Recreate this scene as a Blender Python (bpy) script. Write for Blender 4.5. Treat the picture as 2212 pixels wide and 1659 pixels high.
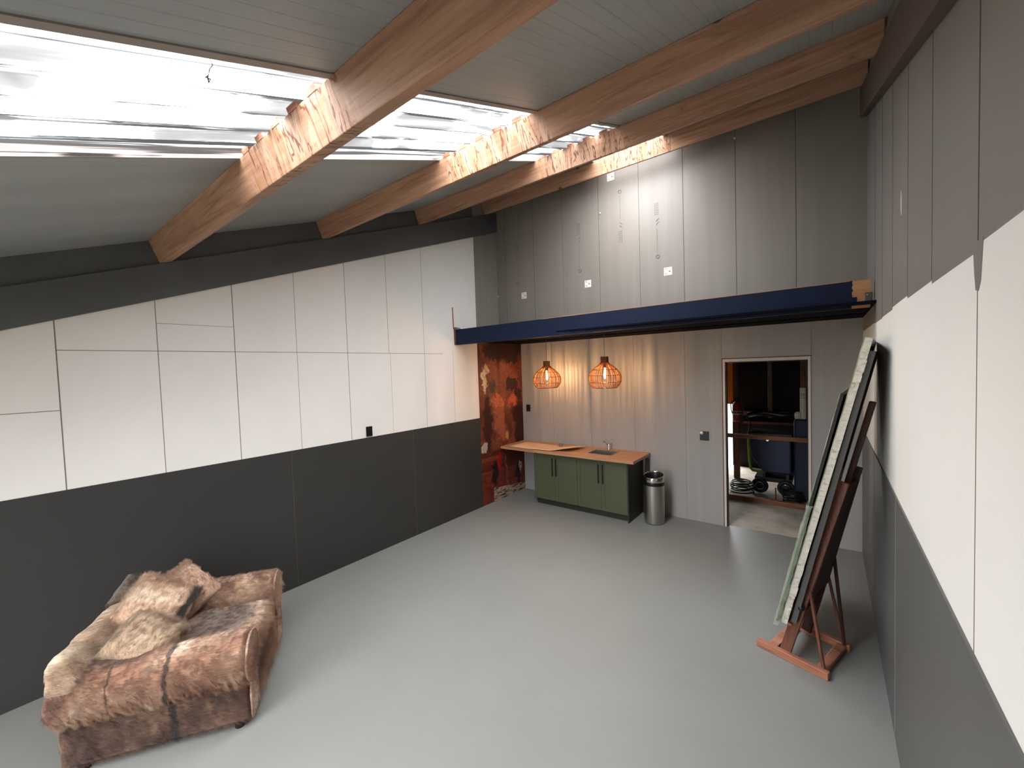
import bpy, bmesh, math, random
from mathutils import Vector, Matrix, Euler
random.seed(7)
R = math.radians
for o in list(bpy.data.objects): bpy.data.objects.remove(o)
scene = bpy.context.scene
col = scene.collection

# ------------------------------------------------------------------ camera
CAM = Vector((0, 0, 2.3))
cr = Vector((0.7900143631, 0.6121540687, -0.0338334480))      # image right
cd = Vector((-0.0029601273, -0.0513760781, -0.9986749903))    # image down
cf = Vector((-0.6130811885, 0.7890677377, -0.0387757857))     # forward
cam = bpy.data.cameras.new('camera'); camo = bpy.data.objects.new('camera', cam); col.objects.link(camo)
m = Matrix.Identity(4)
for i in range(3):
    m[i][0] = cr[i]; m[i][1] = -cd[i]; m[i][2] = -cf[i]; m[i][3] = CAM[i]
camo.matrix_world = m
cam.sensor_fit = 'HORIZONTAL'; cam.sensor_width = 36.0
cam.lens = 879.81 / 2212 * 36.0
cam.clip_start = 0.02
scene.camera = camo

# ------------------------------------------------------------------ view, world, daylight
vs = scene.view_settings
vs.view_transform = 'Standard'; vs.look = 'None'; vs.gamma = 1.0; vs.use_curve_mapping = False
vs.exposure = 1.36
SKY = 14.0
w = bpy.data.worlds.new('overcast_sky'); scene.world = w; w.use_nodes = True
wn_ = w.node_tree.nodes; wl_ = w.node_tree.links
bg = wn_['Background']; bg.inputs[1].default_value = SKY
g_ = wn_.new('ShaderNodeTexCoord'); sx_ = wn_.new('ShaderNodeSeparateXYZ'); wl_.new(g_.outputs['Generated'], sx_.inputs[0])
rp_ = wn_.new('ShaderNodeValToRGB'); mr_ = wn_.new('ShaderNodeMapRange'); mr_.inputs['From Min'].default_value = -1.0
wl_.new(sx_.outputs['Z'], mr_.inputs['Value']); wl_.new(mr_.outputs[0], rp_.inputs['Fac']); wl_.new(rp_.outputs['Color'], bg.inputs[0])
e_ = rp_.color_ramp.elements; e_[0].position = 0.49; e_[0].color = (.10, .10, .09, 1); e_[1].position = 1.0; e_[1].color = (0.96, 0.975, 1.0, 1)
k_ = e_.new(0.505); k_.color = (.31, .32, .335, 1)

SL = 0.368                                   # roof slope (rise per metre of y)
ANG = math.atan(SL)
ZC = 3.160                                   # ceiling underside at y=0
ZP = 2.951                                   # purlin underside at y=0
XL, XR, YB, YU, YF = -4.58, 0.32, 6.2, 5.57, -1.7
SX0, SX1 = -2.525, -1.58                     # skylight strip
def ceil_z(y): return ZC + SL * y
def portal(name, loc, rot, sx, sy):
    l = bpy.data.lights.new(name, 'AREA'); l.shape = 'RECTANGLE'; l.size = sx; l.size_y = sy; l.cycles.is_portal = True
    o = bpy.data.objects.new(name, l); col.objects.link(o); o.location = loc; o.rotation_euler = rot; return o
# sky portals (they only guide the sampling of the sky, they give no light themselves)
portal('skylight_portal', ((SX0+SX1)/2, 2.15, ceil_z(2.15)+0.06), (ANG, 0, 0), 0.95, 7.0)
portal('fill_window_portal', (-2.4, YF-.1, 1.3), (R(90), 0, 0), 1.6, 1.9)
portal('shed_portal', (-2.0, 9.93, 1.3), (R(-90), 0, 0), .8, 2.4)

# ------------------------------------------------------------------ material helpers
def s2l(c):
    def f(v):
        v /= 255.0
        return v/12.92 if v <= 0.04045 else ((v+0.055)/1.055)**2.4
    return (f(c[0]), f(c[1]), f(c[2]), 1.0)
class NT:
    def __init__(s, name):
        s.m = bpy.data.materials.new(name); s.m.use_nodes = True
        s.t = s.m.node_tree; s.b = s.t.nodes['Principled BSDF']; s.out = s.t.nodes['Material Output']
        s.tc = s.t.nodes.new('ShaderNodeTexCoord')
    def n(s, typ, **kw):
        x = s.t.nodes.new(typ)
        for k, v in kw.items(): setattr(x, k, v)
        return x
    def l(s, a, b): s.t.links.new(a, b)
    def mapping(s, scale=(1,1,1), rot=(0,0,0), loc=(0,0,0), src=None):
        x = s.n('ShaderNodeMapping'); x.inputs['Scale'].default_value = scale; x.inputs['Rotation'].default_value = rot; x.inputs['Location'].default_value = loc
        s.l(src or s.tc.outputs['Object'], x.inputs['Vector']); return x.outputs['Vector']
    def noise(s, vec, scale, detail=4, rough=0.55, dist=0.0):
        x = s.n('ShaderNodeTexNoise'); x.inputs['Scale'].default_value = scale; x.inputs['Detail'].default_value = detail
        x.inputs['Roughness'].default_value = rough; x.inputs['Distortion'].default_value = dist
        s.l(vec, x.inputs['Vector']); return x.outputs['Fac']
    def ramp(s, fac, stops, interp='LINEAR'):
        x = s.n('ShaderNodeValToRGB'); e = x.color_ramp.elements; x.color_ramp.interpolation = interp
        while len(e) > 1: e.remove(e[-1])
        e[0].position = stops[0][0]; e[0].color = stops[0][1]
        for p, c in stops[1:]:
            k = e.new(p); k.color = c
        s.l(fac, x.inputs['Fac']); return x.outputs['Color']
    def mix(s, fac, a, b, blend='MIX'):
        x = s.n('ShaderNodeMix', data_type='RGBA', blend_type=blend)
        if isinstance(fac, (int, float)): x.inputs[0].default_value = fac
        else: s.l(fac, x.inputs[0])
        for sock, v in ((x.inputs[6], a), (x.inputs[7], b)):
            if isinstance(v, tuple): sock.default_value = v
            else: s.l(v, sock)
        return x.outputs[2]
    def math(s, op, a, b=None, c=None, clamp=False):
        x = s.n('ShaderNodeMath', operation=op, use_clamp=clamp)
        for i, v in enumerate((a, b, c)):
            if v is None: continue
            if isinstance(v, (int, float)): x.inputs[i].default_value = v
            else: s.l(v, x.inputs[i])
        return x.outputs[0]
    def sep(s, vec=None):
        x = s.n('ShaderNodeSeparateXYZ'); s.l(vec or s.tc.outputs['Object'], x.inputs[0]); return x.outputs
    def smooth(s, v, a, b):
        x = s.n('ShaderNodeMapRange', interpolation_type='SMOOTHSTEP'); x.inputs['From Min'].default_value = a; x.inputs['From Max'].default_value = b
        s.l(v, x.inputs['Value']); return x.outputs[0]
    def bump(s, h, strength=0.2, dist=0.01):
        x = s.n('ShaderNodeBump'); x.inputs['Strength'].default_value = strength; x.inputs['Distance'].default_value = dist
        s.l(h, x.inputs['Height']); s.l(x.outputs[0], s.b.inputs['Normal'])
    def base(s, v):
        if isinstance(v, tuple): s.b.inputs['Base Color'].default_value = v
        else: s.l(v, s.b.inputs['Base Color'])
    def set(s, rough=0.5, metal=0.0, spec=0.5):
        s.b.inputs['Roughness'].default_value = rough; s.b.inputs['Metallic'].default_value = metal
        s.b.inputs['Specular IOR Level'].default_value = spec
BLK, WHT = (0,0,0,1), (1,1,1,1)
def paint(name, rgb, rough=0.5, var=0.06, scale=3.0, spec=0.4, bump=0.0, stretch=(1,1,1), metal=0.0):
    """lightly uneven painted / plain surface"""
    t = NT(name); c = s2l(rgb)
    f = t.noise(t.mapping(stretch), scale, 5)
    lo = tuple(v*(1-var) for v in c[:3])+(1,); hi = tuple(min(1, v*(1+var)) for v in c[:3])+(1,)
    t.base(t.ramp(f, [(0.3, lo), (0.7, hi)])); t.set(rough, metal, spec)
    if bump: t.bump(t.noise(t.mapping(stretch), scale*30, 3), bump, 0.004)
    return t.m

# ------------------------------------------------------------------ materials
M = {}
M['floor'] = paint('grey_floor_paint', (128, 128, 124), 0.5, 0.04, 1.4, 0.3)
M['white'] = paint('white_board_paint', (226, 222, 216), 0.62, 0.025, 2.0, 0.3, 0.04)
M['white_r'] = paint('white_panel_paint', (232, 229, 222), 0.6, 0.02, 2.0, 0.3, 0.04)
M['dark'] = paint('charcoal_paint', (51, 50, 48), 0.5, 0.05, 2.0, 0.35)
M['grey_ru'] = paint('upper_grey_paint', (124, 119, 113), 0.45, 0.05, 2.5, 0.35)
M['grey_r'] = paint('mid_grey_paint', (92, 92, 90), 0.42, 0.05, 2.5, 0.4)
M['panel'] = paint('grey_wall_panel', (152, 149, 146), 0.45, 0.06, 1.5, 0.4, 0.0, (6, 6, 0.3))
M['panel_up'] = paint('grey_loft_panel', (132, 125, 117), 0.42, 0.06, 1.5, 0.45, 0.0, (6, 6, 0.3))
M['rafter'] = paint('grey_rafter_paint', (84, 84, 84), 0.45, 0.06, 3.0, 0.35)
M['rafter_r'] = paint('brown_grey_rafter', (82, 70, 62), 0.5, 0.08, 3.0, 0.3)
M['seam'] = paint('dark_seam', (84, 78, 72), 0.8, 0.1)  # dark grey-brown for panel joints and small fittings
M['seam_soft'] = paint('soft_seam', (108, 103, 98), 0.7, 0.1)
M['seam_white'] = paint('seam_in_white', (120, 110, 102), 0.8, 0.1)
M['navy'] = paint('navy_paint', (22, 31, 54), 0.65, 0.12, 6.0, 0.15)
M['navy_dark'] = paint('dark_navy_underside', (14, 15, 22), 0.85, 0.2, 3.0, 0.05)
M['black'] = paint('black_plastic', (20, 19, 19), 0.35, 0.05)
M['blackm'] = paint('black_metal', (24, 24, 24), 0.35, 0.05)
M['plug'] = paint('white_plastic', (225, 222, 215), 0.35, 0.01)
M['sage'] = paint('olive_green_paint', (77, 79, 58), 0.5, 0.04, 3.0, 0.35)
M['sage_dark'] = paint('dark_carcass_edge', (44, 46, 38), 0.55, 0.05)
M['frame_white'] = paint('off_white_frame', (200, 192, 182), 0.5, 0.05, 6.0)
M['frame_trim'] = paint('dusty_trim', (150, 138, 130), 0.6, 0.08, 20.0)
M['frame_red'] = paint('red_brown_primer', (92, 50, 40), 0.6, 0.1)
M['label'] = paint('white_sticker', (232, 228, 220), 0.5, 0.01)
M['ink'] = paint('dark_ink', (90, 88, 84), 0.6, 0.05)
M['ink_faint'] = paint('faint_ink', (98, 93, 88), 0.6, 0.05)
M['paper'] = paint('brown_card', (222, 184, 150), 0.75, 0.08, 5.0, 0.15)
M['steel'] = paint('brushed_steel', (182, 178, 172), 0.36, 0.06, 3.0, 0.5, 0.0, (30, 30, 0.5), 1.0)
M['chrome'] = paint('chrome', (210, 205, 198), 0.12, 0.02, 3.0, 0.5, 0.0, (1, 1, 1), 1.0)
M['red'] = paint('red_enamel', (150, 32, 32), 0.35, 0.05)
M['red_stick'] = paint('red_rod', (150, 60, 56), 0.5, 0.05)
M['blue'] = paint('blue_plastic', (24, 34, 72), 0.45, 0.1)
M['bluegrey'] = paint('blue_tarp', (22, 28, 50), 0.6, 0.15, 8)
M['lime'] = paint('lime_green_paint', (150, 180, 60), 0.45, 0.08)
M['rubber'] = paint('black_rubber', (22, 24, 24), 0.55, 0.1)
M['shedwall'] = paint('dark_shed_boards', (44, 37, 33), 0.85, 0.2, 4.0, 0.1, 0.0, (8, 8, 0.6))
M['pipe'] = paint('pale_roll', (196, 186, 170), 0.7, 0.05)
M['orange'] = paint('sunlit_orange', (240, 120, 40), 0.7, 0.05)
M['plaster'] = paint('torn_foam', (215, 208, 196), 0.8, 0.1, 20)

def concrete():
    t = NT('concrete'); f = t.noise(t.mapping(), 3.5, 8, 0.65); g = t.noise(t.mapping(), 1.1, 3)
    c = t.ramp(f, [(0.25, s2l((156, 144, 126))), (0.5, s2l((196, 184, 166))), (0.8, s2l((214, 204, 188)))])
    t.base(t.mix(t.smooth(g, 0.62, 0.75), c, s2l((105, 98, 86)))); t.set(0.8, 0, 0.2); t.bump(f, 0.2, 0.01); return t.m
M['concrete'] = concrete()

def wood(name, light, mid, dark, stains=False, rough=0.55, knots=True, axis='X', grain=1.0):
    t = NT(name)
    st = {'X': (0.5, 9, 9), 'Y': (9, 0.5, 9), 'Z': (9, 9, 0.5)}[axis]
    st = tuple(v*grain for v in st)
    v = t.mapping(st)
    g = t.noise(v, 2.2, 6, 0.6, 1.2)
    g2 = t.noise(t.mapping(tuple(a*4 for a in st)), 2.0, 3, 0.6, 0.4)
    c = t.ramp(g, [(0.28, s2l(dark)), (0.5, s2l(mid)), (0.75, s2l(light))])
    c = t.mix(t.math('MULTIPLY', g2, 0.35), c, s2l(dark), 'MULTIPLY')
    if knots:
        vo = t.n('ShaderNodeTexVoronoi'); vo.inputs['Scale'].default_value = 1.0; vo.inputs['Randomness'].default_value = 1.0
        ks = {'X': (3.4, 0, 6.0), 'Y': (0, 3.4, 6.0), 'Z': (6.0, 0, 3.4)}[axis]
        warp = t.n('ShaderNodeVectorMath', operation='ADD'); t.l(t.mapping(ks), warp.inputs[0])
        wn = t.n('ShaderNodeTexNoise'); wn.inputs['Scale'].default_value = 6.0; t.l(t.tc.outputs['Object'], wn.inputs['Vector'])
        sc = t.n('ShaderNodeVectorMath', operation='SCALE'); sc.inputs['Scale'].default_value = 0.12; t.l(wn.outputs['Color'], sc.inputs[0]); t.l(sc.outputs[0], warp.inputs[1])
        t.l(warp.outputs[0], vo.inputs['Vector'])
        k = t.math('SUBTRACT', 1.0, t.smooth(vo.outputs['Distance'], 0.075, 0.12))
        k2 = t.math('SUBTRACT', 1.0, t.smooth(vo.outputs['Distance'], 0.1, 0.26))
        pick = t.math('GREATER_THAN', t.sep(vo.outputs['Color'])[0], 0.5)
        k = t.math('MULTIPLY', k, pick); k2 = t.math('MULTIPLY', k2, pick)
        c = t.mix(t.math('MULTIPLY', k2, 0.35), c, s2l(dark))
        c = t.mix(t.math('MULTIPLY', k, 0.85), c, s2l((70, 38, 26)))
    if stains:
        X, Y, Z = t.sep()
        # water runs below the roof light: thin ragged tide lines running down the face, pale washed patches between them
        wv = t.n('ShaderNodeTexNoise'); wv.inputs['Scale'].default_value = 2.6; wv.inputs['Detail'].default_value = 5; wv.inputs['Roughness'].default_value = 0.5; wv.inputs['Distortion'].default_value = .35
        t.l(t.mapping((3.0, .5, 0.55), (0, R(10), 0)), wv.inputs['Vector'])
        f = wv.outputs['Fac']
        fr = t.math('FRACT', t.math('MULTIPLY', f, 10.0))
        line = t.math('SUBTRACT', 1.0, t.smooth(t.math('ABSOLUTE', t.math('SUBTRACT', fr, 0.5)), 0.03, 0.12))
        fr2 = t.math('FRACT', t.math('MULTIPLY', f, 5.0))
        patch = t.smooth(fr2, 0.45, 0.6)
        edge = t.noise(t.mapping((1, 1, 1)), 2.5, 4)
        xe = t.math('ADD', X, t.math('MULTIPLY', t.math('SUBTRACT', edge, 0.5), 0.5))
        mask = t.math('MULTIPLY', t.smooth(xe, -2.52, -2.40), t.math('SUBTRACT', 1.0, t.smooth(xe, -1.56, -1.44)))
        c = t.mix(t.math('MULTIPLY', t.math('MULTIPLY', patch, mask), 0.75), c, s2l((190, 158, 136)))
        c = t.mix(t.math('MULTIPLY', mask, 0.25), c, s2l((176, 128, 88)))
        c = t.mix(t.math('MULTIPLY', t.math('MULTIPLY', line, mask), 0.85), c, s2l((96, 46, 32)))
    t.base(c); t.set(rough, 0, 0.3); t.bump(g2, 0.15, 0.002)
    return t.m
M['beam'] = wood('orange_spruce', (198, 160, 132), (178, 138, 110), (144, 102, 78), True)
M['rawwood'] = wood('raw_timber', (206, 158, 116), (190, 138, 98), (160, 108, 74), False, 0.6, False)
M['oak'] = wood('oak_worktop', (206, 160, 122), (190, 142, 106), (160, 112, 80), False, 0.45, False, 'X', 1.6)
M['easel'] = wood('reddish_easel_wood', (142, 92, 72), (118, 74, 58), (84, 52, 42), False, 0.45, False, 'Z', 1.5)
M['easel_h'] = wood('reddish_runner_wood', (198, 142, 112), (178, 120, 94), (136, 84, 66), False, 0.45, False, 'X', 1.5)
M['easel_dark'] = wood('dark_easel_wood', (94, 62, 52), (76, 50, 42), (56, 38, 34), False, 0.45, False, 'Z', 1.5)
M['shedtimber'] = wood('shed_timber', (170, 118, 84), (142, 94, 66), (104, 66, 48), False, 0.7, False, 'X')
M['shedpost'] = wood('shed_post', (140, 96, 68), (112, 74, 54), (80, 52, 40), False, 0.7, False, 'Z')
M['palepost'] = wood('pale_stud', (170, 140, 112), (142, 112, 88), (110, 84, 66), False, 0.7, False, 'Z')

def ceiling_mat():
    t = NT('ribbed_ceiling_panel'); X, Y, Z = t.sep()
    def line(period, wd, off=0.0):
        fr = t.math('FRACT', t.math('DIVIDE', t.math('ADD', X, 20+off), period))
        d = t.math('ABSOLUTE', t.math('SUBTRACT', fr, 0.5))
        return t.math('SUBTRACT', 1.0, t.smooth(d, wd*0.5, wd*1.5))
    a = line(0.0625, 0.05); j = line(0.9867, 0.006, 0.0)
    n = t.noise(t.mapping((2, 0.4, 0.4)), 2.0, 4)
    c = t.ramp(n, [(0.3, s2l((144, 147, 145))), (0.7, s2l((158, 161, 159)))])
    c = t.mix(t.math('MULTIPLY', a, 0.13), c, s2l((110, 106, 98)))
    c = t.mix(t.math('MULTIPLY', t.smooth(t.noise(t.mapping((9, 0.8, 0.8)), 2.0, 2), 0.5, 0.7), t.math('MULTIPLY', a, 0.25)), c, s2l((120, 104, 88)))
    t.base(c); t.set(0.4, 0, 0.4); t.bump(t.math('SUBTRACT', 1.0, a), 0.35, 0.002); return t.m
M['ceiling'] = ceiling_mat()

def skylight_mat():
    t = NT('dirty_translucent_sheet')
    v = t.mapping((7.0, 0.55, 0.55))
    a = t.noise(v, 1.0, 5, 0.6, 0.6)
    b = t.noise(t.mapping((30, 0.4, 0.4)), 1.0, 3, 0.6, 0.3)
    d = t.noise(t.mapping((2.2, 1.3, 1.3), loc=(3, 1, 0)), 1.3, 4)
    dirt = t.math('MULTIPLY', t.smooth(a, 0.47, 0.64), t.smooth(d, 0.40, 0.58))
    tint = t.ramp(dirt, [(0.0, (0.92, 0.92, 0.93, 1)), (0.32, (0.040, 0.039, 0.038, 1)), (1.0, (0.0235, 0.0222, 0.0205, 1))])
    tint = t.mix(t.math('MULTIPLY', t.smooth(b, 0.54, 0.64), 0.98), tint, (0.030, 0.0295, 0.029, 1))
    lw = t.n('ShaderNodeLayerWeight'); lw.inputs['Blend'].default_value = 0.5
    fc = t.ramp(lw.outputs['Facing'], [(0.0, (1, 1, 1, 1)), (0.6, (.8, .8, .8, 1)), (1.0, (.25, .25, .25, 1))])
    tint = t.mix(1.0, tint, fc, 'MULTIPLY')
    tr = t.n('ShaderNodeBsdfTransparent'); t.l(tint, tr.inputs[0])
    tl = t.n('ShaderNodeBsdfTranslucent'); tl.inputs[0].default_value = (0.75, 0.76, 0.78, 1)
    mx = t.n('ShaderNodeMixShader'); mx.inputs[0].default_value = 0.008
    t.l(tr.outputs[0], mx.inputs[1]); t.l(tl.outputs[0], mx.inputs[2]); t.l(mx.outputs[0], t.out.inputs['Surface'])
    return t.m
M['skylight'] = skylight_mat()

def mural_mat():
    t = NT('painted_wallpaper'); X, Y, Z = t.sep()
    wp = t.n('ShaderNodeTexNoise'); wp.inputs['Scale'].default_value = 5.0; wp.inputs['Detail'].default_value = 5; wp.inputs['Roughness'].default_value = .7; t.l(t.tc.outputs['Object'], wp.inputs['Vector'])
    wsx = t.sep(wp.outputs['Color'])
    Yw = t.math('ADD', Y, t.math('MULTIPLY', t.math('SUBTRACT', wsx[0], .5), .42)); Zw = t.math('ADD', Z, t.math('MULTIPLY', t.math('SUBTRACT', wsx[1], .5), .50))
    n = t.noise(t.mapping((1, 1, 1)), 2.2, 6, 0.62, 0.8)
    n2 = t.noise(t.mapping((1, 1, 1), loc=(4, 2, 7)), 7.0, 5, 0.65, 1.0)
    c = t.ramp(n, [(0.25, s2l((34, 16, 14))), (0.45, s2l((92, 44, 34))), (0.58, s2l((118, 66, 50))), (0.75, s2l((140, 80, 58)))])
    # warm dusk cloud in the middle, dark foliage above and at the corner side
    def ell(y, z, ry, rz, soft=0.35, warp=0.25):
        dy = t.math('DIVIDE', t.math('SUBTRACT', Yw, y), ry); dz = t.math('DIVIDE', t.math('SUBTRACT', Zw, z), rz)
        d = t.math('ADD', t.math('MULTIPLY', dy, dy), t.math('MULTIPLY', dz, dz))
        d = t.math('ADD', d, t.math('MULTIPLY', t.math('SUBTRACT', n2, 0.5), warp*6))
        return t.math('SUBTRACT', 1.0, t.smooth(d, 1-soft, 1+soft))
    def put(mask, rgb, k=0.9):
        nonlocal c
        c = t.mix(t.math('MULTIPLY', mask, k), c, s2l(rgb))
    put(t.math('MULTIPLY', ell(5.55, 1.95, .5, .45), 0.7), (116, 68, 54))
    put(ell(5.95, 1.72, .2, .1, .5), (170, 84, 56))
    put(ell(5.7, 2.62, .6, .22), (26, 14, 14))
    put(ell(6.1, 1.3, .22, .5), (38, 18, 16))
    put(ell(5.9, 2.02, .18, .12, .3, .35), (30, 16, 16), .85)
    put(ell(6.05, 1.85, .1, .12, .3, .35), (30, 16, 16), .85)
    put(ell(5.2, 1.35, .1, .5), (44, 20, 18), .9)
    put(ell(5.52, 1.42, .14, .38, .4, .35), (150, 88, 62), .75)
    put(ell(5.48, 1.72, .18, .1, .4, .2), (170, 96, 70), .8)
    put(ell(5.12, 2.1, .06, .22, .4, .2), (206, 190, 164), .85)
    put(ell(5.2, 2.3, .045, .07, .4, .2), (206, 186, 140), .8)
    put(ell(5.34, 1.98, .1, .09, .4, .3), (52, 48, 46), .9)
    put(ell(5.7, 1.08, .06, .08, .4, .3), (180, 140, 80), .75)
    put(ell(5.08, 0.98, .07, .09, .4, .25), (180, 170, 160), .85)
    zb = t.math('LESS_THAN', Z, 0.88)
    ledge = t.ramp(n2, [(0.3, s2l((70, 28, 20))), (0.6, s2l((116, 50, 34)))])
    bands = t.ramp(t.math('FRACT', t.math('MULTIPLY', Z, 4.2)), [(0.0, s2l((110, 50, 32))), (0.3, s2l((128, 60, 40))), (0.36, s2l((40, 16, 12))), (0.8, s2l((84, 30, 20)))])
    low = t.mix(0.6, ledge, bands)
    low = t.mix(t.smooth(Y, 5.5, 5.62), low, s2l((84, 34, 24)))
    c = t.mix(zb, c, low)
    zl = t.math('LESS_THAN', Z, 0.52)
    c = t.mix(zl, c, ledge)
    put(ell(5.32, .5, .08, .2, .4, .3), (24, 14, 16), .95)
    put(ell(5.46, .68, .07, .14, .4, .3), (150, 24, 26), .9)
    put(ell(6.0, .38, .06, .18, .4, .3), (24, 18, 18), .95)
    put(ell(6.06, .44, .03, .12, .4, .3), (196, 184, 170), .8)
    put(ell(5.66, .55, .012, .42, .4, .05), (150, 110, 60), .6)
    zz = t.math('LESS_THAN', t.math('ADD', Z, t.math('MULTIPLY', t.math('SUBTRACT', Y, 6.2), 0.12)), 0.13)
    yy = t.math('GREATER_THAN', Y, 5.28)
    fl = t.ramp(t.noise(t.mapping((1, 2, 14)), 3.0, 4), [(0.42, s2l((60, 36, 28))), (0.55, s2l((168, 146, 126)))])
    c = t.mix(t.math('MULTIPLY', zz, yy), c, fl)
    gr = t.noise(t.mapping(), 26.0, 4, .7)
    c = t.mix(1.0, c, t.ramp(gr, [(.3, (.62, .6, .6, 1)), (.7, (1.25, 1.2, 1.15, 1))]), 'MULTIPLY')
    t.base(c); t.set(0.6, 0, 0.25); return t.m
M['mural'] = mural_mat()

def fur(name, cols, bands=(), seed=0.0, dark_patch=None, darker=1.0):
    """hide: mottled colour in large patches, fine hair streaks; bands = dark stripes across local Y at (y, halfwidth)"""
    t = NT(name); X, Y, Z = t.sep()
    big = t.noise(t.mapping((1, 1, 1), loc=(seed, seed*2, 0)), 3.6, 4, 0.55, 0.6)
    hair = t.noise(t.mapping((16, 5, 28), (0.2, 0.3, 0.5), (seed, 0, 0)), 4.0, 6, 0.75, 0.8)
    c = t.ramp(big, [(0.32, s2l(cols[0])), (0.44, s2l(cols[1])), (0.56, s2l(cols[2])), (0.68, s2l(cols[3]))])
    hs = t.ramp(hair, [(0.3, (0.38, 0.35, 0.33, 1)), (0.5, (0.88, 0.88, 0.88, 1)), (0.72, (1.3, 1.3, 1.28, 1))])
    c = t.mix(1.0, c, hs, 'MULTIPLY')
    w_ = t.math('MULTIPLY', t.math('SUBTRACT', t.noise(t.mapping(), 9.0, 5, 0.7), 0.5), 0.09)
    for axis, pos, hw, k in bands:
        ax = {'X': X, 'Y': Y, 'Z': Z}[axis]
        d = t.math('ABSOLUTE', t.math('SUBTRACT', t.math('ADD', ax, w_), pos))
        mk = t.math('SUBTRACT', 1.0, t.smooth(d, hw*0.6, hw*1.5))
        c = t.mix(t.math('MULTIPLY', mk, k), c, s2l((34, 24, 22)))
    if dark_patch:
        (px, py, rad) = dark_patch
        dx = t.math('SUBTRACT', X, px); dy = t.math('SUBTRACT', Y, py)
        d = t.math('SQRT', t.math('ADD', t.math('MULTIPLY', dx, dx), t.math('MULTIPLY', dy, dy)))
        d = t.math('ADD', d, t.math('MULTIPLY', w_, 3.0))
        mk = t.math('SUBTRACT', 1.0, t.smooth(d, rad*0.6, rad*1.3))
        c = t.mix(t.math('MULTIPLY', mk, t.math('ADD', 0.35, t.math('MULTIPLY', hair, 0.8))), c, s2l((62, 52, 50)))
    t.base(c); t.set(0.75, 0, 0.15)
    t.b.inputs['Sheen Weight'].default_value = 0.25; t.b.inputs['Sheen Roughness'].default_value = 0.5
    t.bump(hair, 0.7, 0.012); return t.m
TAN = ((122, 88, 68), (164, 126, 102), (192, 156, 128), (216, 192, 168))
RED = ((104, 70, 54), (150, 108, 84), (178, 140, 114), (212, 190, 168))
PALE = ((136, 106, 84), (172, 140, 114), (192, 162, 134), (214, 192, 166))
DRK = ((66, 44, 34), (92, 64, 50), (118, 86, 68), (140, 110, 90))

# ------------------------------------------------------------------ geometry helpers
def new_obj(name, bm, mats, parent=None, smooth=False, loc=None, rot=None):
    bmesh.ops.recalc_face_normals(bm, faces=bm.faces)
    me = bpy.data.meshes.new(name); bm.to_mesh(me); bm.free()
    for k in (mats if isinstance(mats, (list, tuple)) else [mats]): me.materials.append(M[k] if isinstance(k, str) else k)
    o = bpy.data.objects.new(name, me); col.objects.link(o)
    if smooth:
        for p_ in me.polygons: p_.use_smooth = True
    if parent: o.parent = parent
    if loc: o.location = loc
    if rot: o.rotation_euler = rot
    return o
def tag(o, label=None, cat=None, group=None, kind=None):
    if label: o['label'] = label
    if cat: o['category'] = cat
    if group: o['group'] = group
    if kind: o['kind'] = kind
    return o
def struct(o): o['kind'] = 'structure'; return o
def empty(name, loc, rz=0.0, **kw):
    o = bpy.data.objects.new(name, None); col.objects.link(o); o.location = loc; o.rotation_euler = (0, 0, rz); o.empty_display_size = 0.1
    tag(o, **kw); return o
def box(bm, a, b, mi=0):
    x0, y0, z0 = a; x1, y1, z1 = b
    v = [bm.verts.new(p) for p in ((x0,y0,z0),(x1,y0,z0),(x1,y1,z0),(x0,y1,z0),(x0,y0,z1),(x1,y0,z1),(x1,y1,z1),(x0,y1,z1))]
    for f in ((0,3,2,1),(4,5,6,7),(0,1,5,4),(1,2,6,5),(2,3,7,6),(3,0,4,7)):
        bm.faces.new([v[i] for i in f]).material_index = mi
    return v
def hexa(bm, pts, mi=0):
    v = [bm.verts.new(p) for p in pts]
    for f in ((0,3,2,1),(4,5,6,7),(0,1,5,4),(1,2,6,5),(2,3,7,6),(3,0,4,7)):
        bm.faces.new([v[i] for i in f]).material_index = mi
def prism(bm, poly, fn, t0, t1, mi=0):
    """poly of 2-D points, fn(u, v, t) -> 3-D"""
    a = [bm.verts.new(fn(u, v, t0)) for u, v in poly]; b = [bm.verts.new(fn(u, v, t1)) for u, v in poly]
    n = len(poly)
    bm.faces.new(a).material_index = mi; bm.faces.new(b[::-1]).material_index = mi
    for i in range(n): bm.faces.new((a[i], b[i], b[(i+1) % n], a[(i+1) % n])).material_index = mi
def bar(bm, p, q, wx, wy, up=(0,0,1), mi=0):
    """rectangular bar from p to q, section wx by wy"""
    p, q = Vector(p), Vector(q); d = (q-p).normalized(); u = Vector(up)
    s = d.cross(u).normalized() if abs(d.dot(u)) < 0.999 else Vector((1,0,0)); t_ = s.cross(d).normalized()
    pts = [c + s*a*wx/2 + t_*b*wy/2 for c in (p, q) for a, b in ((-1,-1),(1,-1),(1,1),(-1,1))]
    hexa(bm, pts, mi)
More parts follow.
